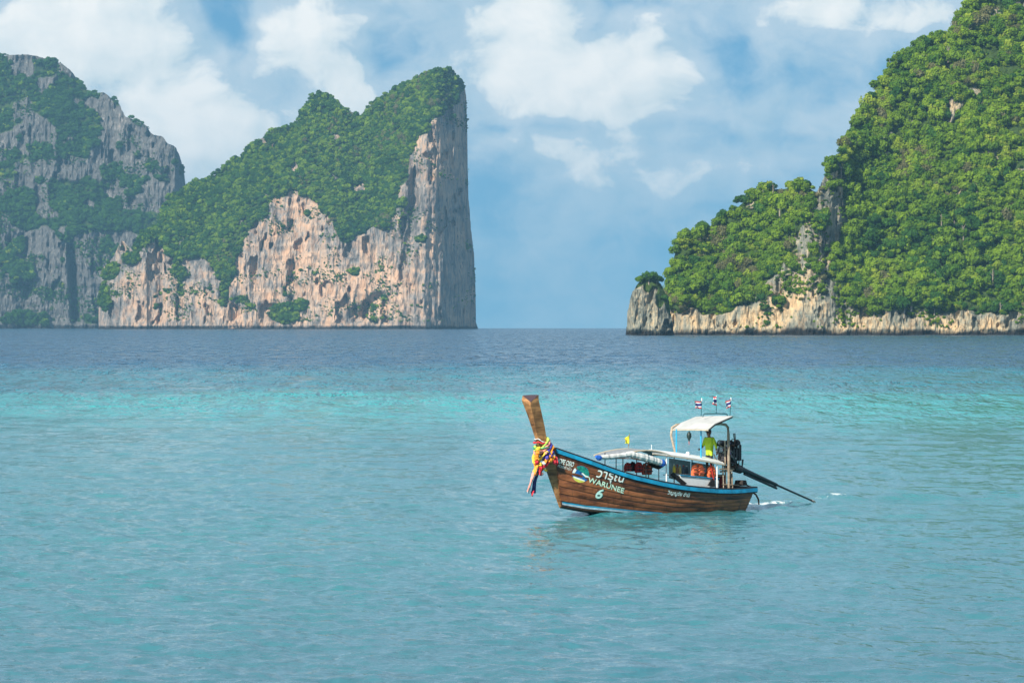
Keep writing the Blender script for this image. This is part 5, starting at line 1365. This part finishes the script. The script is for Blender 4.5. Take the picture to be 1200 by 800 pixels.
# can, cloth and coil of rope on the stern deck
b = bp(845, 571, .2); e = aboard('fuel_can', b, 'dark red fuel can on the stern deck beside the stakes', 'can')
mb = MB(); mb.box(b+Vector((0, 0, .22)), (.22, .26, .42), bev=.03); on(e, mb, 'body', paint('dark_red_plastic', (.20, .015, .02), .4))
mb = MB(); mb.tube([b+Vector((0, .08, .42)), b+Vector((0, .08, .50))], .04, 8); on(e, mb, 'cap', WHITE)
mb = MB(); mb.tube([b+Vector((-.07, -.05, .42)), b+Vector((0, -.05, .48)), b+Vector((.07, -.05, .42))], .015, 6); on(e, mb, 'handle', IRON)
b = bp(868, 568.5, .1); mb = MB()
for k in range(4): mb.tube([b+Vector((math.cos(t)*(.24-.02*k), math.sin(t)*.2, .03+.045*k)) for t in [i*math.pi/9 for i in range(19)]], .035, 6, cap=False)
o = mb.build('rope_coil', paint('dark_rope', (.05, .04, .035), .9), off=b, smooth=True); o.location = to_world(b); o.rotation_euler = (0, 0, BOAT_RZ); tag(o, 'dark coil of rope lying on the stern deck', 'rope')
# curved iron guard and stay off the stern
mb = MB(); mb.tube([bp(868, 577.5, 0), bp(876, 575.8, -.05), bp(882, 576.3, -.1), bp(886, 579.5, -.1), bp(888.6, 584.5, -.1), bp(889.4, 591, -.1)], [.03, .035, .035, .035, .035, .03], 8); part(mb, 'stern_guard', RUST, smooth=True)
mb = MB(); mb.tube([bp(873, 567.5, -.2), bp(879, 569.5, -.25), bp(884.5, 573.5, -.3)], .025, 7); part(mb, 'stern_hook', RUST, smooth=True)

# --- the driver
def driver():
    root = bp(831.5, 503, -.15); z0 = pz; H = 1.70
    e = aboard('person', Vector((root.x, -.15, z0)), 'person in a lime green shirt and dark cap standing at the helm', 'person')
    X0 = root.x
    # boat axes: +x forward. He stands facing forward and a little to port, left arm lowered to the tiller
    J = {}
    def j(n, x, y, z, r): J[n] = (Vector((X0+x, -.15+y, z0+z*H)), r)
    j('pelvis', 0, 0, .53, (.16, .125)); j('waist', .01, 0, .61, (.165, .13)); j('chest', .02, 0, .72, (.185, .135)); j('neckbase', .015, 0, .815, (.085, .08)); j('neck', .03, 0, .85, (.052, .055)); j('head0', .045, 0, .89, (.072, .085)); j('head1', .05, .01, .935, (.08, .098)); j('head2', .045, .01, .97, (.055, .065))
    for s, n in ((1, 'l'), (-1, 'r')):
        j('sh'+n, .01, s*.205, .795, (.085, .085))
        j('hip'+n, 0, s*.095, .50, (.088, .09)); j('knee'+n, .03, s*.11, .28, (.056, .058)); j('ankle'+n, -.02, s*.12, .05, (.04, .045)); j('toe'+n, .14, s*.14, .018, (.035, .025))
    j('ell', -.10, .25, .645, (.062, .062)); j('wrl', -.17, .21, .52, (.032, .03)); j('hal', -.19, .205, .475, (.034, .024))
    j('elr', .08, -.25, .655, (.062, .062)); j('wrr', .24, -.22, .575, (.032, .03)); j('har', .30, -.21, .565, (.034, .024))
    E = [('pelvis', 'waist'), ('waist', 'chest'), ('chest', 'neckbase'), ('neckbase', 'neck'), ('neck', 'head0'), ('head0', 'head1'), ('head1', 'head2')]
    for n in 'lr':
        E += [('chest', 'sh'+n), ('sh'+n, 'el'+n), ('el'+n, 'wr'+n), ('wr'+n, 'ha'+n), ('pelvis', 'hip'+n), ('hip'+n, 'knee'+n), ('knee'+n, 'ankle'+n), ('ankle'+n, 'toe'+n)]
        hand, wr = J['ha'+n][0], J['wr'+n][0]; d = (hand-wr).normalized(); sd = d.cross(Vector((0, 1, 0))).normalized()
        for f in range(5):
            off = (-.032+.016*f); ln = [.05, .07, .078, .072, .055][f]
            if f == 0: p1 = hand+sd*-.045+d*.005; p2 = p1+d*.035+Vector((0, -.01, 0))
            else: p1 = hand+sd*off*1.1+d*ln*.7; p2 = p1+d*ln*.35+Vector((0, -.035, 0))
            J['f%d1%s' % (f, n)] = (p1, (.010, .010)); J['f%d2%s' % (f, n)] = (p2, (.008, .008))
            E += [('ha'+n, 'f%d1%s' % (f, n)), ('f%d1%s' % (f, n), 'f%d2%s' % (f, n))]
    base = Vector(e['_b']); names = list(J); me = bpy.data.meshes.new('body')
    me.from_pydata([J[n][0]-base for n in names], [(names.index(a), names.index(b)) for a, b in E], [])
    ob = bpy.data.objects.new('body', me); COL.objects.link(ob)
    bm = bmesh.new(); bm.from_mesh(me); lay = bm.verts.layers.skin.verify(); bm.verts.ensure_lookup_table()
    for i, n in enumerate(names): bm.verts[i][lay].radius = J[n][1]; bm.verts[i][lay].use_root = (n == 'pelvis')
    bm.to_mesh(me); bm.free()
    ob.modifiers.new('skin', 'SKIN').use_smooth_shade = True
    sub = ob.modifiers.new('sub', 'SUBSURF'); sub.levels = 2; sub.render_levels = 2
    dg = bpy.context.evaluated_depsgraph_get(); dg.update(); nm = bpy.data.meshes.new_from_object(ob.evaluated_get(dg))
    skin = paint('tanned_skin', (.20, .095, .055), .55, vary=.1); shirt = paint('lime_shirt', (.42, .60, .03), .8, vary=.12, scale=5); short = paint('dark_shorts', (.02, .022, .03), .8)
    nm.materials.clear()
    for m in (skin, shirt, short): nm.materials.append(m)
    mi = []
    for p in nm.polygons:
        c = p.center; z = c.z/H; lat = c.y; fx = c.x
        arm_l = (c-(J['wrl'][0]-base)).length < .13 or (c-(J['hal'][0]-base)).length < .17; arm_r = (c-(J['wrr'][0]-base)).length < .13 or (c-(J['har'][0]-base)).length < .17
        if arm_l or arm_r: mi.append(0)
        elif z > .825: mi.append(0)
        elif z > .43: mi.append(1)
        elif z > .30 : mi.append(2)
        else: mi.append(0)
    nm.polygons.foreach_set('material_index', mi); nm.polygons.foreach_set('use_smooth', [True]*len(nm.polygons)); nm.name = 'body'
    bpy.data.objects.remove(ob)
    body = bpy.data.objects.new('body', nm); COL.objects.link(body); body.parent = e
    hc = J['head1'][0]
    # face, ears, hair, cap, cuff
    mb = MB(); mb.loft([[hc+Vector((.095, .016, .0)), hc+Vector((.095, -.016, .0)), hc+Vector((.088, 0, .035))], [hc+Vector((.122, .012, -.028)), hc+Vector((.122, -.012, -.028)), hc+Vector((.120, 0, -.012))], [hc+Vector((.092, .014, -.04)), hc+Vector((.092, -.014, -.04)), hc+Vector((.094, 0, -.038))]]); on(e, mb, 'nose', skin)
    for s in (1, -1):
        mb = MB(); mb.sphere(hc+Vector((.086, .034*s, .008)), .014, 8, 6); on(e, mb, 'eye', paint('eye_dark', (.02, .015, .012), .2))
        mb = MB(); mb.sphere(hc+Vector((0, .088*s, -.005)), (.022, .012, .034), 8, 6); on(e, mb, 'ear', skin, smooth=True)
    mb = MB(); mb.tube([hc+Vector((.088, .028, -.065)), hc+Vector((.098, 0, -.066)), hc+Vector((.088, -.028, -.065))], .007, 5); on(e, mb, 'mouth', paint('lips', (.16, .05, .04), .5))
    mb = MB(); mb.sphere(hc+Vector((-.018, 0, .012)), (.094, .092, .10), 12, 8, noise=.08); on(e, mb, 'hair', paint('black_hair', (.012, .010, .010), .6), smooth=True)
    mb = MB(); mb.sphere(hc+Vector((0, 0, .055)), (.108, .102, .075), 14, 8); cp_ = on(e, mb, 'cap', paint('dark_brown_cap', (.035, .022, .018), .8), smooth=True)
    mb = MB(); mb.sheet([[hc+Vector((.06, y, .05)), hc+Vector((.13, y*.95, .042)), hc+Vector((.19-1.5*y*y*8, y*.8, .03))] for y in (-.08, -.04, 0, .04, .08)], .012); on(e, mb, 'cap_brim', MATS['dark_brown_cap'], parent=cp_)
    w_ = J['wrl'][0]; mb = MB(); mb.tube([w_+Vector((.012, .004, .05)), w_+Vector((0, 0, .0))], .042, 10); on(e, mb, 'cuff', paint('white_cuff', (.7, .68, .6), .8), smooth=True)
driver()
